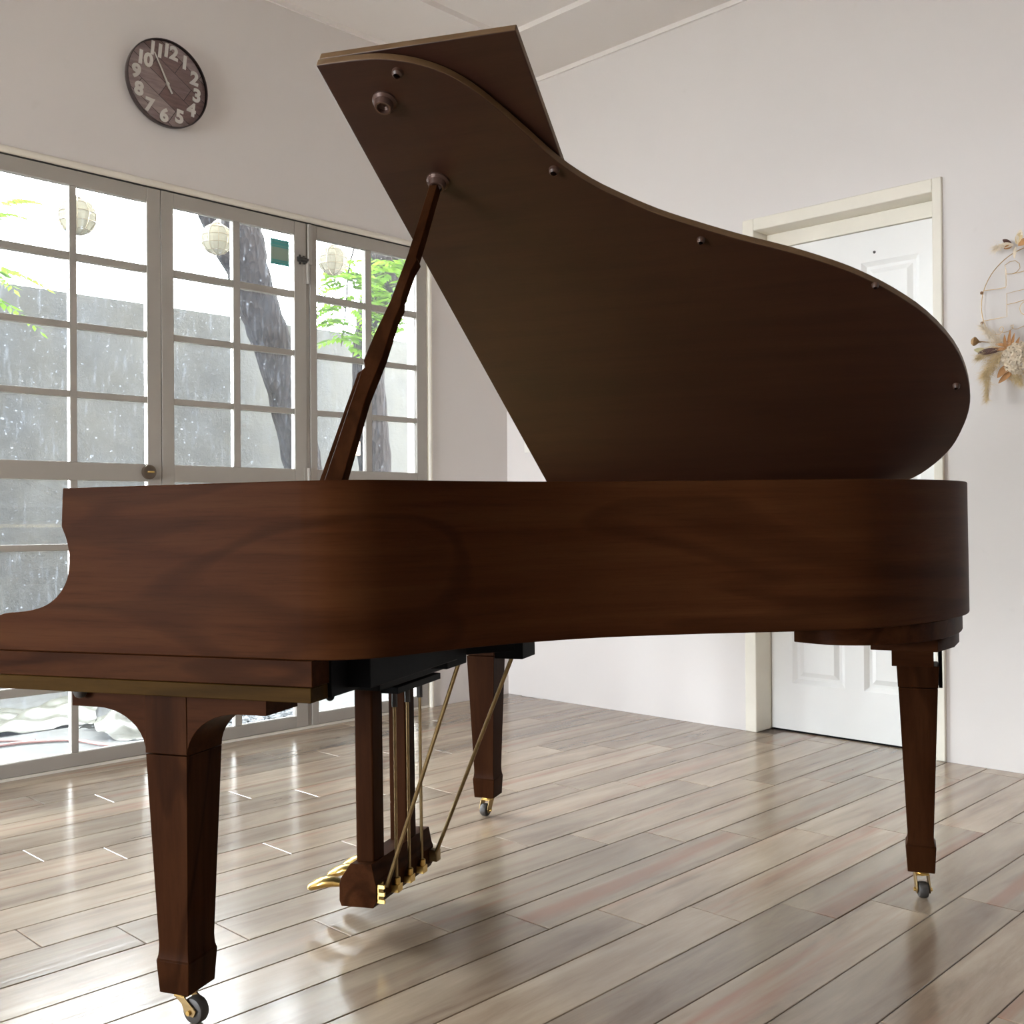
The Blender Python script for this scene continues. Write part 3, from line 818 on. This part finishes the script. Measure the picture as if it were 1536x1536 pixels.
mb.tube(w1, 0.0012, 6); mb.tube([fp(-1.369, 1.783), fp(-1.33, 1.786), fp(-1.322, 1.80), fp(-1.31, 1.80), fp(-1.30, 1.786), fp(-1.26, 1.783), fp(-1.10, 1.783)], 0.0012, 6)
mb.tube([fp(-1.322, 1.80), fp(-1.322, 1.755)], 0.0012, 6)
mb.build('wire_lettering', gold, fh)
mb = MB()
mb.tube([fp(-1.474, 1.628), fp(-1.43, 1.630), fp(-1.388, 1.633), fp(-1.388, 1.716), fp(-1.33, 1.722), fp(-1.30, 1.722)], 0.0012, 6)
mb.tube([fp(-1.388, 1.676), fp(-1.357, 1.679), fp(-1.33, 1.684), fp(-1.30, 1.686)], 0.0012, 6)
mb.tube([fp(-1.318 + 0.026 * cos(s), 1.655 + 0.026 * sin(s)) for s in [2 * pi * i / 16 for i in range(17)]], 0.0012, 6, False)
mb.tube([fp(-1.292, 1.64), fp(-1.24, 1.633), fp(-1.093, 1.63)], 0.0012, 6)
mb.build('wire_lettering', gold, fh)
mb = MB()
mb.tube(spline([fp(-1.435, 1.575), fp(-1.412, 1.574), fp(-1.40, 1.592), fp(-1.408, 1.600), fp(-1.415, 1.585), fp(-1.395, 1.578), fp(-1.372, 1.586), fp(-1.366, 1.600), fp(-1.375, 1.598), fp(-1.360, 1.584), fp(-1.33, 1.592), fp(-1.27, 1.60), fp(-1.13, 1.60)], 4), 0.0011, 6)
mb.build('wire_lettering', gold, fh)
for z in (1.738, 1.628): MB().sphere(fp(-1.474, z - 0.008, -0.004), 0.006, 8, 6).build('bead', plain('brown_bead', (0.25, 0.12, 0.05, 1), 0.5), fh)
def leafblade(nm, base, tip, w, mat, cup=0.15, n=8):
    base, tip = Vector(base), Vector(tip); d = tip - base; s = d.cross(Vector((0, 1, 0))).normalized()
    if s.length < .1: s = Vector((0, 0, 1))
    L = d.length; vs = []
    for i in range(n + 1):
        t = i / n; ww = w * sin(pi * min(1, t * 0.92 + 0.06)) ** 0.8
        c = base + d * t - Vector((0, 1, 0)) * (cup * L * sin(pi * t) * 0.5)
        vs += [c - s * ww + Vector((0, -ww * .35, 0)), c, c + s * ww + Vector((0, -ww * .35, 0))]
    fs = []
    for i in range(n):
        for k in range(2): fs.append((3*i+k, 3*i+k+1, 3*i+4+k, 3*i+3+k))
    mb = MB().add(vs, fs, True); o = mb.build(nm, mat, fh, angle=80)
    return o
dbrown = plain('dark_dried_leaf', (0.075, 0.028, 0.018, 1), 0.6, var=.3, scale=30)
orange = plain('rust_dried_leaf', (0.42, 0.20, 0.07, 1), 0.7, var=.2, scale=30)
straw = plain('straw_grass', (0.60, 0.46, 0.26, 1), 0.8, var=.15, scale=30)
cream = plain('cream_dried_bloom', (0.72, 0.62, 0.48, 1), 0.8, var=.15, scale=40)
olive = plain('pale_olive_leaf', (0.45, 0.40, 0.22, 1), 0.7, var=.2, scale=30)
leafblade('leaf', fp(-1.40, 1.512, -.03), fp(-1.478, 1.508, -.035), 0.011, dbrown)
leafblade('leaf', fp(-1.43, 1.520, -.03), fp(-1.462, 1.502, -.04), 0.008, dbrown)
leafblade('leaf', fp(-1.445, 1.512, -.02), fp(-1.497, 1.524, -.02), 0.010, olive)
leafblade('leaf', fp(-1.365, 1.460, -.03), fp(-1.408, 1.412, -.04), 0.013, orange)
leafblade('leaf', fp(-1.352, 1.435, -.03), fp(-1.405, 1.392, -.04), 0.010, orange)
for (a, b_) in (((-1.38, 1.50), (-1.386, 1.565)), ((-1.372, 1.50), (-1.366, 1.580)), ((-1.365, 1.50), (-1.352, 1.566)), ((-1.355, 1.50), (-1.335, 1.55)), ((-1.36, 1.52), (-1.42, 1.535)), ((-1.37, 1.51), (-1.43, 1.52))):
    leafblade('spike', fp(*a, -.025), fp(*b_, -.03), 0.006, orange)
for (a, b_, m, w) in (((-1.365, 1.886), (-1.392, 1.905), dbrown, .008), ((-1.365, 1.880), (-1.388, 1.872), orange, .008), ((-1.36, 1.883), (-1.405, 1.885), cream, .010), ((-1.35, 1.885), (-1.325, 1.92), straw, .012), ((-1.345, 1.88), (-1.30, 1.89), orange, .012), ((-1.352, 1.876), (-1.352, 1.83), cream, .006), ((-1.34, 1.88), (-1.33, 1.93), cream, .012)):
    leafblade('petal', fp(a[0], a[1], -.01), fp(b_[0], b_[1], -.025), w, m)
pod = MB(); pod.lathe([(0.001, -0.006), (0.009, -0.004), (0.0165, 0.004), (0.0155, 0.010), (0.010, 0.016), (0.004, 0.022), (0.002, 0.03)], fp(-1.498, 1.554, -.03), (0.9, 0.25, -0.15), 16)
pod.tube([fp(-1.475, 1.551, -.024), fp(-1.44, 1.545, -.02), fp(-1.38, 1.54, -.015)], 0.0018, 6); pod.build('seed_pod', plain('brown_seed_pod', (0.33, 0.19, 0.08, 1), 0.7, var=.3, scale=60), fh)
random.seed(5)
hy = MB()
for i in range(420):
    a, r, e = random.uniform(0, 2*pi), 0.055 * random.random() ** .5, random.uniform(-.9, .9)
    p = fp(-1.338 + r * cos(a), 1.474 + r * sin(a), -0.02 - 0.045 * (1 - (r / .055) ** 2) ** .5 - random.uniform(0, .006))
    for q in range(3):
        t = random.uniform(0, 2*pi); d = Vector((cos(t), random.uniform(-.6, -.1), sin(t))) * 0.008; s = Vector((-sin(t), -.2, cos(t))) * 0.004
        o = len(hy.v); hy.v += [tuple(p), tuple(p + d * .6 + s), tuple(p + d), tuple(p + d * .6 - s)]; hy.f.append((o, o+1, o+2, o+3)); hy.sm.append(False)
o = hy.build('hydrangea_bloom', cream, fh); o['kind'] = 'stuff'
pl = MB()
def plume(base, tip, spread, n):
    base, tip = Vector(base), Vector(tip); d = tip - base
    for i in range(n):
        t = random.random(); p = base + d * t
        w = spread * (0.35 + sin(pi * min(1, t + .1)) * .8) * (1 - t * .55)
        p = p + Vector((random.gauss(0, w * .6), random.uniform(-.012, .004), random.gauss(0, w * .6)))
        e = p + Vector((random.gauss(0, .012), random.uniform(-.015, .004), random.gauss(0, .012))) + d.normalized() * random.uniform(.004, .024)
        s = (e - p).cross(Vector((0, 1, 0))).normalized() * 0.00055
        o = len(pl.v); pl.v += [tuple(p - s), tuple(p + s), tuple(e)]; pl.f.append((o, o+1, o+2)); pl.sm.append(False)
plume(fp(-1.40, 1.50, -.02), fp(-1.46, 1.42, -.03), 0.022, 1100)
plume(fp(-1.445, 1.44, -.025), fp(-1.448, 1.335, -.03), 0.007, 500)
plume(fp(-1.38, 1.45, -.02), fp(-1.33, 1.385, -.03), 0.02, 700)
plume(fp(-1.42, 1.52, -.02), fp(-1.475, 1.49, -.03), 0.016, 500)
o = pl.build('grass_plume', straw, fh); o['kind'] = 'stuff'
pl = MB()
plume(fp(-1.40, 1.53, -.02), fp(-1.46, 1.60, -.03), 0.018, 600)
plume(fp(-1.395, 1.888, -.02), fp(-1.42, 1.875, -.02), 0.01, 160)
o = pl.build('grass_plume', cream, fh); o['kind'] = 'stuff'

# ------------------------------------------------------------------ the grand piano
PSI, TAU = radians(24.2), 0.0102
U0, V0 = -0.6, 2.35
Ud = Vector((cos(PSI), sin(PSI), 0)); Vd = Vector((-sin(PSI), cos(PSI), 0))
piano = empty('grand_piano', Ud * U0 + Vd * V0, (0, -TAU, PSI))
tag(piano, 'brown walnut baby grand piano with its lid propped open on the plank floor', 'piano')
def L(u, v, w): return Vector((u - U0, v - V0, w + TAU * U0))
def floor_w(u): return -TAU * u        # case height of the floor under a given u
VT, VBS = 1.545, 3.165                 # treble and bass faces of the rim
WB, WT = 0.702, 1.000

# --- rim (one continuous bent wall with the two arms)
arm_prof = [(-1.583, 0.752), (-1.577, 0.763), (-1.560, 0.770), (-1.503, 0.776), (-1.464, 0.786), (-1.434, 0.805), (-1.414, 0.833), (-1.407, 0.869), (-1.413, 0.905), (-1.424, 0.930)]
ap = [(-1.583, WB)] + [tuple(p) for p in spline([Vector(q) for q in arm_prof], 5)] + [(-1.420, WT)]
UE = -0.93
outer = spline([Vector(p) for p in [(UE, VT), (-0.872, 1.556), (-0.825, 1.585), (-0.788, 1.632), (-0.756, 1.69), (-0.708, 1.777), (-0.638, 1.867), (-0.538, 1.964), (-0.424, 2.037), (-0.306, 2.098), (-0.189, 2.152), (-0.063, 2.228), (0.005, 2.302), (0.064, 2.386), (0.121, 2.502), (0.149, 2.604), (0.158, 2.72), (0.147, 2.86), (0.108, 2.985), (0.035, 3.085), (-0.06, 3.143), (-0.17, VBS)]], 5)
def build_rim():
    vs, fs, uvs = [], [], []
    TH = 0.05
    # straight sides with the arm profile
    def side(vf, vb):
        o = len(vs); n = len(ap) + 2
        prof = ap + [(UE if vf == VT else -0.17, WT), (UE if vf == VT else -0.17, WB)]
        for v in (vf, vb):
            for (a, w) in prof: vs.append(L(a, v, w)); uvs.append((a, w))
        fs.append(tuple(o + i for i in range(n))); fs.append(tuple(o + n + i for i in range(n - 1, -1, -1)))
        for i in range(n - 2):
            fs.append((o + i, o + i + 1, o + n + i + 1, o + n + i))
        fs.append((o + n - 1, o, o + n, o + 2*n - 1))
    side(VT, VT + TH); side(VBS, VBS - TH)
    # bent part
    n = len(outer); inner = []
    for i, p in enumerate(outer):
        t = (outer[min(i + 1, n - 1)] - outer[max(i - 1, 0)]).normalized()
        inner.append(Vector((p.x - t.y * TH, p.y + t.x * TH)))
    s = UE; o = len(vs)
    for i in range(n):
        if i: s += (outer[i] - outer[i - 1]).length
        for (q, w, uo) in ((outer[i], WB, 0), (outer[i], WT, 0), (inner[i], WT, 0.05), (inner[i], WB, -0.05)):
            vs.append(L(q.x, q.y, w)); uvs.append((s, w + uo))
    for i in range(n - 1):
        for k in range(4):
            k2 = (k + 1) % 4
            fs.append((o + i*4 + k, o + (i+1)*4 + k, o + (i+1)*4 + k2, o + i*4 + k2))
    me = bpy.data.meshes.new('rim'); me.from_pydata([tuple(v) for v in vs], [], fs)
    uvl = me.uv_layers.new(name='grain')
    for lp in me.loops: uvl.data[lp.index].uv = uvs[lp.vertex_index]
    bm = bmesh.new(); bm.from_mesh(me)
    bmesh.ops.remove_doubles(bm, verts=bm.verts, dist=1e-5)
    bmesh.ops.recalc_face_normals(bm, faces=bm.faces); bm.to_mesh(me); bm.free()
    for p in me.polygons: p.use_smooth = True
    me.set_sharp_from_angle(angle=radians(30))
    me.materials.append(M['rim'])
    ob = bpy.data.objects.new('rim', me); link(ob, piano)
    m = ob.modifiers.new('edge', 'BEVEL'); m.width = 0.002; m.segments = 2; m.limit_method = 'ANGLE'; m.angle_limit = radians(50)
    return inner
inner = build_rim()
# soundboard and iron plate inside the rim
def slab_from(poly, w0, w1): return MB().prism([L(p[0], p[1], w0) for p in poly], (0, 0, w1 - w0))
inside = [(p.x, p.y) for p in inner] + [(-1.35, VBS - 0.05), (-1.35, VT + 0.05)]
slab_from(inside, 0.715, 0.735).build('soundboard', M['wood_light'], piano)
slab_from([(p[0] * 0.985 - 0.01, p[1]) for p in inside], 0.90, 0.915).build('iron_plate', M['gold_plate'], piano)
# keyboard end
KB0 = 0.632
k = MB().box(L(-1.58, VT + 0.06, KB0), L(-0.905, VBS - 0.06, WB)); k.build('keybed', M['black_wood'], piano)
for v0, v1 in ((VT + 0.003, VT + 0.06), (VBS - 0.06, VBS - 0.003)):
    MB().box(L(-1.582, v0, 0.6565), L(-0.909, v1, WB - 0.001)).build('key_slip_end', M['wood_u'], piano, 0.0015)
    MB().box(L(-1.582, v0 + 0.001, KB0 - 0.002), L(-0.912, v1, 0.6555)).build('keybed_edge', M['wood_light'], piano, 0.0015)
MB().box(L(-1.583, VT + 0.06, KB0), L(-1.565, VBS - 0.06, 0.735)).build('keyslip', M['wood_v'], piano, 0.002)
MB().prism([L(-1.555, VT + 0.055, 0.735), L(-1.555, VT + 0.055, 0.752), L(-1.43, VT + 0.055, 0.790), L(-1.385, VT + 0.055, 0.88), L(-1.37, VT + 0.055, 0.88), L(-1.40, VT + 0.055, 0.735)], (0, VBS - VT - 0.11, 0)).build('fallboard', M['wood_v'], piano, 0.002)
MB().lathe([(0.002, 0), (0.012, 0.002), (0.013, 0.012), (0.009, 0.02), (0.003, 0.023)], L(-1.435, 1.60, KB0), (0, 0, -1), 14).build('lock_knob', M['rubber'], piano)

# --- lid: main board, folded front flap, bumpers, cups, hinges
VH, AL = 3.15, radians(28.8)
def LP(u, s, off=0.0): return L(u, VH - s * cos(AL) + off * sin(AL), WT + s * sin(AL) + off * cos(AL))
lid_curve = [(-0.994, 1.614), (-0.926, 1.611), (-0.874, 1.605), (-0.838, 1.595), (-0.803, 1.580), (-0.761, 1.553), (-0.723, 1.512), (-0.688, 1.457), (-0.653, 1.392), (-0.611, 1.312), (-0.560, 1.243), (-0.503, 1.188), (-0.444, 1.139), (-0.382, 1.097), (-0.294, 1.043), (-0.192, 0.987), (-0.114, 0.937), (-0.062, 0.897), (0.004, 0.833), (0.072, 0.747), (0.130, 0.635), (0.160, 0.531), (0.173, 0.430), (0.171, 0.357), (0.159, 0.283), (0.139, 0.206), (0.101, 0.127), (0.044, 0.052), (-0.03, 0.012), (-0.12, 0.0)]
lc = [(p.x, p.y) for p in spline([Vector(q) for q in lid_curve], 3)] + [(-0.994, 0.0)]
nrm = LP(0, 0, 1) - LP(0, 0, 0)
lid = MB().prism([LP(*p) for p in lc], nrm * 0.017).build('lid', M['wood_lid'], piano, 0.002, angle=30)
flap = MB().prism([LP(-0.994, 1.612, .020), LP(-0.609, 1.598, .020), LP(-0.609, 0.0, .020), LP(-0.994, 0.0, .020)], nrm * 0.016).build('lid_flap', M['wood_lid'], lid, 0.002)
for ob in (lid, flap):      # light caught by the edges of both boards, painted as paler wood
    ob.data.materials.append(M['edge_lit'])
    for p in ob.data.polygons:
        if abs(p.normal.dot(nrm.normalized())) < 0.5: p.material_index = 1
for (a, s, r) in ((-0.845, 1.570, 0.010), (-0.623, 1.292, 0.010), (-0.37, 1.055, 0.008), (-0.031, 0.866, 0.007), (0.14, 0.481, 0.008)):
    MB().lathe([(r * .6, 0.011), (r, 0.007), (r * 1.1, 0.0)], LP(a, s), -nrm, 16).build('bumper', M['felt'], lid)
for (a, s) in ((-0.897, 1.513), (-0.87, 1.303)):
    MB().lathe([(0.024, 0.0), (0.024, 0.004), (0.019, 0.008), (0.0165, 0.018), (0.0155, 0.020), (0.012, 0.020), (0.011, 0.012), (0.006, 0.008), (0.0005, 0.008)], LP(a, s), -nrm, 24).build('prop_cup', M['cup'], lid)
for a in (-0.217, -0.75):
    h = MB(); h.tube([L(a - 0.035, VH + 0.012, WT + 0.012), L(a + 0.035, VH + 0.012, WT + 0.012)], 0.007, 10); h.box(L(a - 0.03, VH - 0.03, WT), L(a + 0.03, VH + 0.015, WT + 0.003)); h.build('lid_hinge', M['brass_dull'], piano)

# --- lid prop: flat tapered stick with the half stick folded against it
def stick(nm, pts, thick, back, mat):
    P = [L(*p) for p in pts]
    nn = Vector((0, 0.851, -0.525)).normalized()
    return MB().prism([p + nn * back for p in P], nn * thick).build(nm, mat, piano, 0.0015, angle=25)
stick('lid_prop', [(-0.911, 1.757, 1.221), (-0.906, 1.786, 1.268), (-0.892, 1.833, 1.344), (-0.884, 1.896, 1.446), (-0.881, 1.997, 1.609), (-0.863, 1.997, 1.609), (-0.862, 1.916, 1.479), (-0.863, 1.890, 1.437), (-0.859, 1.886, 1.430), (-0.866, 1.872, 1.407), (-0.869, 1.835, 1.348), (-0.866, 1.825, 1.331), (-0.871, 1.808, 1.304), (-0.873, 1.759, 1.225), (-0.882, 1.711, 1.148), (-0.8815, 1.600, 0.968), (-0.9175, 1.600, 0.968), (-0.9085, 1.744, 1.201), (-0.9040, 1.748, 1.207)], 0.020, -0.010, M['wood_w'])
stick('half_prop', [(-0.932, 1.600, 0.968), (-0.9195, 1.744, 1.201), (-0.9090, 1.750, 1.209), (-0.9185, 1.600, 0.968)], 0.016, -0.004, M['wood_w'])

# --- legs
DEEP = 0.0
def sq(uc, vc, h, w): return [L(uc - h, vc - h, w), L(uc + h, vc - h, w), L(uc + h, vc + h + DEEP, w), L(uc - h, vc + h + DEEP, w)]
def caster(leg, u, v, wb, du, dv, R=0.0195):
    """brass fork and wheel; (du, dv): trail of the wheel from the stem"""
    wf = floor_w(u)
    d = Vector((du, dv, 0)); tl = d.length; d.normalize(); ax = Vector((-d.y, d.x, 0))
    top = L(u, v, wb); cen = L(u + du, v + dv, wf + R)
    stem = MB().lathe([(0.019, 0.001), (0.019, -0.005), (0.010, -0.007), (0.010, -0.014), (0.001, -0.014)], top, (0, 0, 1), 16)
    cs = stem.build('caster', M['brass'], leg)
    for s in (-1, 1):
        a = top + ax * (0.0135 * s) + Vector((0, 0, -0.010)); c0 = cen + ax * (0.0135 * s)
        hw = 0.011; kf = R / 0.0195
        pts = [a - d * 0.012, a + d * 0.014, c0 + d * 0.012 * kf + Vector((0, 0, 0.004)), c0 + d * 0.007 * kf + Vector((0, 0, -0.008)), c0 - d * 0.009 * kf + Vector((0, 0, -0.006)), c0 - d * 0.016 * kf + Vector((0, 0, 0.012))]
        MB().prism(pts, ax * (0.003 * s)).build('fork', M['brass_dull'], cs, 0.0006)
    MB().prism([top + Vector((0, 0, -0.008)) - d * .012 - ax * .0160, top + Vector((0, 0, -0.008)) + d * .014 - ax * .0160, top + Vector((0, 0, -0.008)) + d * .014 + ax * .0160, top + Vector((0, 0, -0.008)) - d * .012 + ax * .0160], (0, 0, -0.004)).build('fork_bridge', M['brass'], cs)
    wl = MB().lathe([(0.005, -0.0115), (R - 0.005, -0.0115), (R - 0.002, -0.010), (R, -0.006), (R, 0.006), (R - 0.002, 0.010), (R - 0.005, 0.0115), (0.005, 0.0115)], cen, ax, 24)
    wl.build('wheel', M['rubber'], cs)
    MB().tube([cen - ax * 0.0215, cen + ax * 0.0215], 0.0045, 10).build('axle', M['brass'], cs)
def leg(name, uc, vc, htop, wtop, hank, wank, hblk, wblk0, wblk1, hbot, caster_to):
    secs = [sq(uc, vc, htop, wtop), sq(uc, vc, hank, wank)]
    for i in range(1, 5):
        t = i / 4; secs.append(sq(uc, vc, hank + (hblk - hank) * (1 - cos(t * pi / 2)), wank - (wank - wblk0) * sin(t * pi / 2)))
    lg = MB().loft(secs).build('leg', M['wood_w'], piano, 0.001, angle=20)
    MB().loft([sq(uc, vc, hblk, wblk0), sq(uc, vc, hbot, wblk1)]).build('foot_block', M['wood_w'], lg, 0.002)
    caster(lg, uc, vc, wblk1, *caster_to)
    return lg
def bracket(lg, uc, vc, h, w0):
    """solid arched bracket carrying the top of a front leg"""
    top = KB0 - 0.004; bot = 0.592; ph = []
    uL, uR = uc - 0.213, uc + 0.212
    a = 0.108
    left = [(uc - h - a + a * sin(t), w0 + (bot - w0) * cos(t)) for t in [pi/2 * i / 10 for i in range(11)]]
    right = [(uc + h + a - a * sin(t), w0 + (bot - w0) * cos(t)) for t in [pi/2 * i / 10 for i in range(10, -1, -1)]]
    MB().box(L(uc - h, vc - h, w0 + 0.001), L(uc + h, vc + h + DEEP, top)).build('leg_top', M['wood_w'], lg, 0.0012)
    for prof in ([(uL, top), (uL, bot)] + left + [(uc - h, top)], [(uc + h, top)] + right + [(uR, bot), (uR, top)]):
        MB().prism([L(p[0], vc - h + 0.0015, p[1]) for p in prof], (0, 2 * h + DEEP - 0.003, 0)).build('bracket', M['wood_u'], lg, 0.001, angle=25)
DEEP = 0.016
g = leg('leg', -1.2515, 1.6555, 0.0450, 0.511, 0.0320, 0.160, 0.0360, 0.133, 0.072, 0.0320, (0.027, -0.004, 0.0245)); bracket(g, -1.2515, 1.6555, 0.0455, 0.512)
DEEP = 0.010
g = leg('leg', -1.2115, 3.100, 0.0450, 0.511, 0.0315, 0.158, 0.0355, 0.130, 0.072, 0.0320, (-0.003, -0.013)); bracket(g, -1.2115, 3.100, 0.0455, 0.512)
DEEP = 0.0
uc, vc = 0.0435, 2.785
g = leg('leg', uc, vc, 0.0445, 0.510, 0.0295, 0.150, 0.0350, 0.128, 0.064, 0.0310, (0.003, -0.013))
MB().loft([sq(uc, vc, 0.0455, 0.5115), sq(uc, vc, 0.0480, 0.564)]).build('leg_collar', M['wood_w'], g, 0.0015)
MB().box(L(-0.015, 2.715, 0.565), L(0.079, 2.845, 0.632)).build('leg_neck', M['wood_u'], g, 0.001)
MB().box(L(0.092, 2.79, 0.505), L(0.100, 2.84, 0.632)).build('leg_plate', M['black_wood'], g, 0.001)
pl1 = [(-0.205, 2.325), (-0.13, 2.283), (-0.054, 2.292), (0.02, 2.345), (0.08, 2.425), (0.120, 2.530), (0.141, 2.66), (0.139, 2.80), (0.105, 2.94), (0.0, 3.05), (-0.205, 3.09)]
slab_from([(p.x, p.y) for p in spline([Vector(q) for q in pl1], 3)], 0.662, WB - 0.0005).build('tail_block', M['wood_u'], piano, 0.0015, angle=25)
pl2 = [(-0.056, 2.47), (0.0, 2.462), (0.080, 2.455), (0.081, 2.456), (0.118, 2.555), (0.133, 2.66), (0.130, 2.78), (0.10, 2.90), (0.04, 2.98), (-0.056, 3.0)]
slab_from(pl2, 0.632, 0.6615).build('tail_block', M['wood_u'], piano, 0.0015, angle=25)

# --- braces under the case
for (a, b_) in ((L(-1.0, 2.03, 0.622), L(-0.875, 2.135, WB)), (L(-0.842, 2.215, 0.622), L(-0.775, 2.30, WB))):
    MB().box(a, b_).build('case_brace', M['black_wood'], piano, 0.002)
q = [L(-0.895, 2.10, 0.640), L(-0.872, 2.135, 0.640), L(-0.775, 2.235, 0.640), L(-0.80, 2.26, 0.640)]
MB().prism(q, (0, 0, 0.06)).build('case_brace', M['black_wood'], piano, 0.002)
MB().box(L(-0.905, 1.66, 0.640), L(-0.86, 2.05, WB)).build('case_brace', M['black_wood'], piano, 0.002)

# --- pedal lyre
ly = MB().box(L(-1.195, 2.055, 0.566), L(-1.045, 2.415, KB0)).build('pedal_lyre', M['black_wood'], piano, 0.003)
ly['label'] = 'pedal lyre with two posts and brass pedals'
prof = [(-1.1465, 0.174), (-1.0945, 0.177), (-1.0870, 0.140), (-1.0835, 0.132), (-1.0840, 0.094), (-1.0915, 0.081), (-1.1705, 0.078), (-1.1755, 0.090), (-1.1750, 0.128), (-1.1710, 0.140)]
MB().prism([L(p[0], 2.10, p[1]) for p in prof], (0, 0.305, 0)).build('lyre_box', M['wood_v'], ly, 0.001, angle=12)
for vv in (2.150, 2.318):
    h = 0.0235
    MB().box(L(-1.143, vv - 0.030, 0.170), L(-1.098, vv + 0.022, 0.57)).build('post', M['wood_w'], ly, 0.004)
for i, vv in enumerate((2.178, 2.270, 2.345)):
    # pedal: flat brass tongue that widens and droops
    secs = []
    for (a, hw, w, th) in ((-1.150, 0.008, 0.096, 0.007), (-1.190, 0.008, 0.096, 0.007), (-1.212, 0.010, 0.099, 0.008), (-1.232, 0.016, 0.101, 0.011), (-1.252, 0.022, 0.099, 0.013), (-1.272, 0.024, 0.093, 0.013), (-1.288, 0.021, 0.087, 0.011), (-1.296, 0.014, 0.084, 0.008), (-1.301, 0.005, 0.083, 0.004)):
        ring = []
        for kk in range(10):
            t = 2 * pi * kk / 10; ring.append(L(a, vv + hw * cos(t), w + th * sin(t)))
        secs.append(ring)
    p = MB(); n = 10; vs = [q for s in secs for q in s]; fs = []
    for a in range(len(secs) - 1):
        for kk in range(n): fs.append((a*n+kk, a*n+(kk+1) % n, (a+1)*n+(kk+1) % n, (a+1)*n+kk))
    fs.append(tuple(range(n))); fs.append(tuple((len(secs)-1)*n + kk for kk in range(n - 1, -1, -1)))
    p.add(vs, fs, True).build('pedal', M['brass'], ly, angle=60)
    vv = (2.185, 2.252, 2.320)[i]
    MB().tube([L(-1.0745, vv - 0.002, 0.108), L(-1.0745, vv, 0.545)], 0.0038, 10).build('pedal_rod', M['brass_dull'], ly)
    q = MB().box(L(-1.092, vv - 0.012, 0.093), L(-1.066, vv + 0.012, 0.110)); q.lathe([(0.008, 0), (0.008, 0.016), (0.004, 0.018)], L(-1.0745, vv, 0.108), (0, 0, 1), 12)
    q.build('rod_bracket', M['brass'], ly, 0.001)
    MB().tube([L(-1.0745, vv, 0.51), L(-1.0745, vv, 0.60)], 0.007, 10).build('rod_sleeve', M['rubber'], ly)
q = MB().box(L(-1.084, 2.104, 0.092), L(-1.080, 2.128, 0.132)); q.box(L(-1.084, 2.104, 0.092), L(-1.066, 2.110, 0.100)); q.box(L(-1.084, 2.104, 0.124), L(-1.066, 2.110, 0.132)); q.box(L(-1.084, 2.104, 0.108), L(-1.066, 2.110, 0.116))
q.build('brace_plate', M['brass'], ly)
MB().box(L(-1.084, 2.378, 0.100), L(-1.062, 2.402, 0.128)).build('brace_plate', M['brass_dull'], ly, 0.002)
MB().tube([L(-1.072, 2.128, 0.122), L(-0.884, 2.118, 0.632)], 0.0046, 10).build('brace_rod', M['brass_dull'], ly)
MB().tube([L(-1.066, 2.382, 0.122), L(-0.800, 2.222, 0.632)], 0.0046, 10).build('brace_rod', M['brass_dull'], ly)
MB().box(L(-1.092, 2.150, 0.545), L(-1.048, 2.385, 0.560)).build('trap_board', M['black_wood'], ly, 0.001)
q = MB().sphere(L(-1.16, 2.045, 0.552), 0.010, 12, 8); q.tube([L(-1.16, 2.05, 0.552), L(-1.15, 2.07, 0.575)], 0.005, 8); q.build('wing_bolt', M['black_wood'], ly)
print('planks', count)
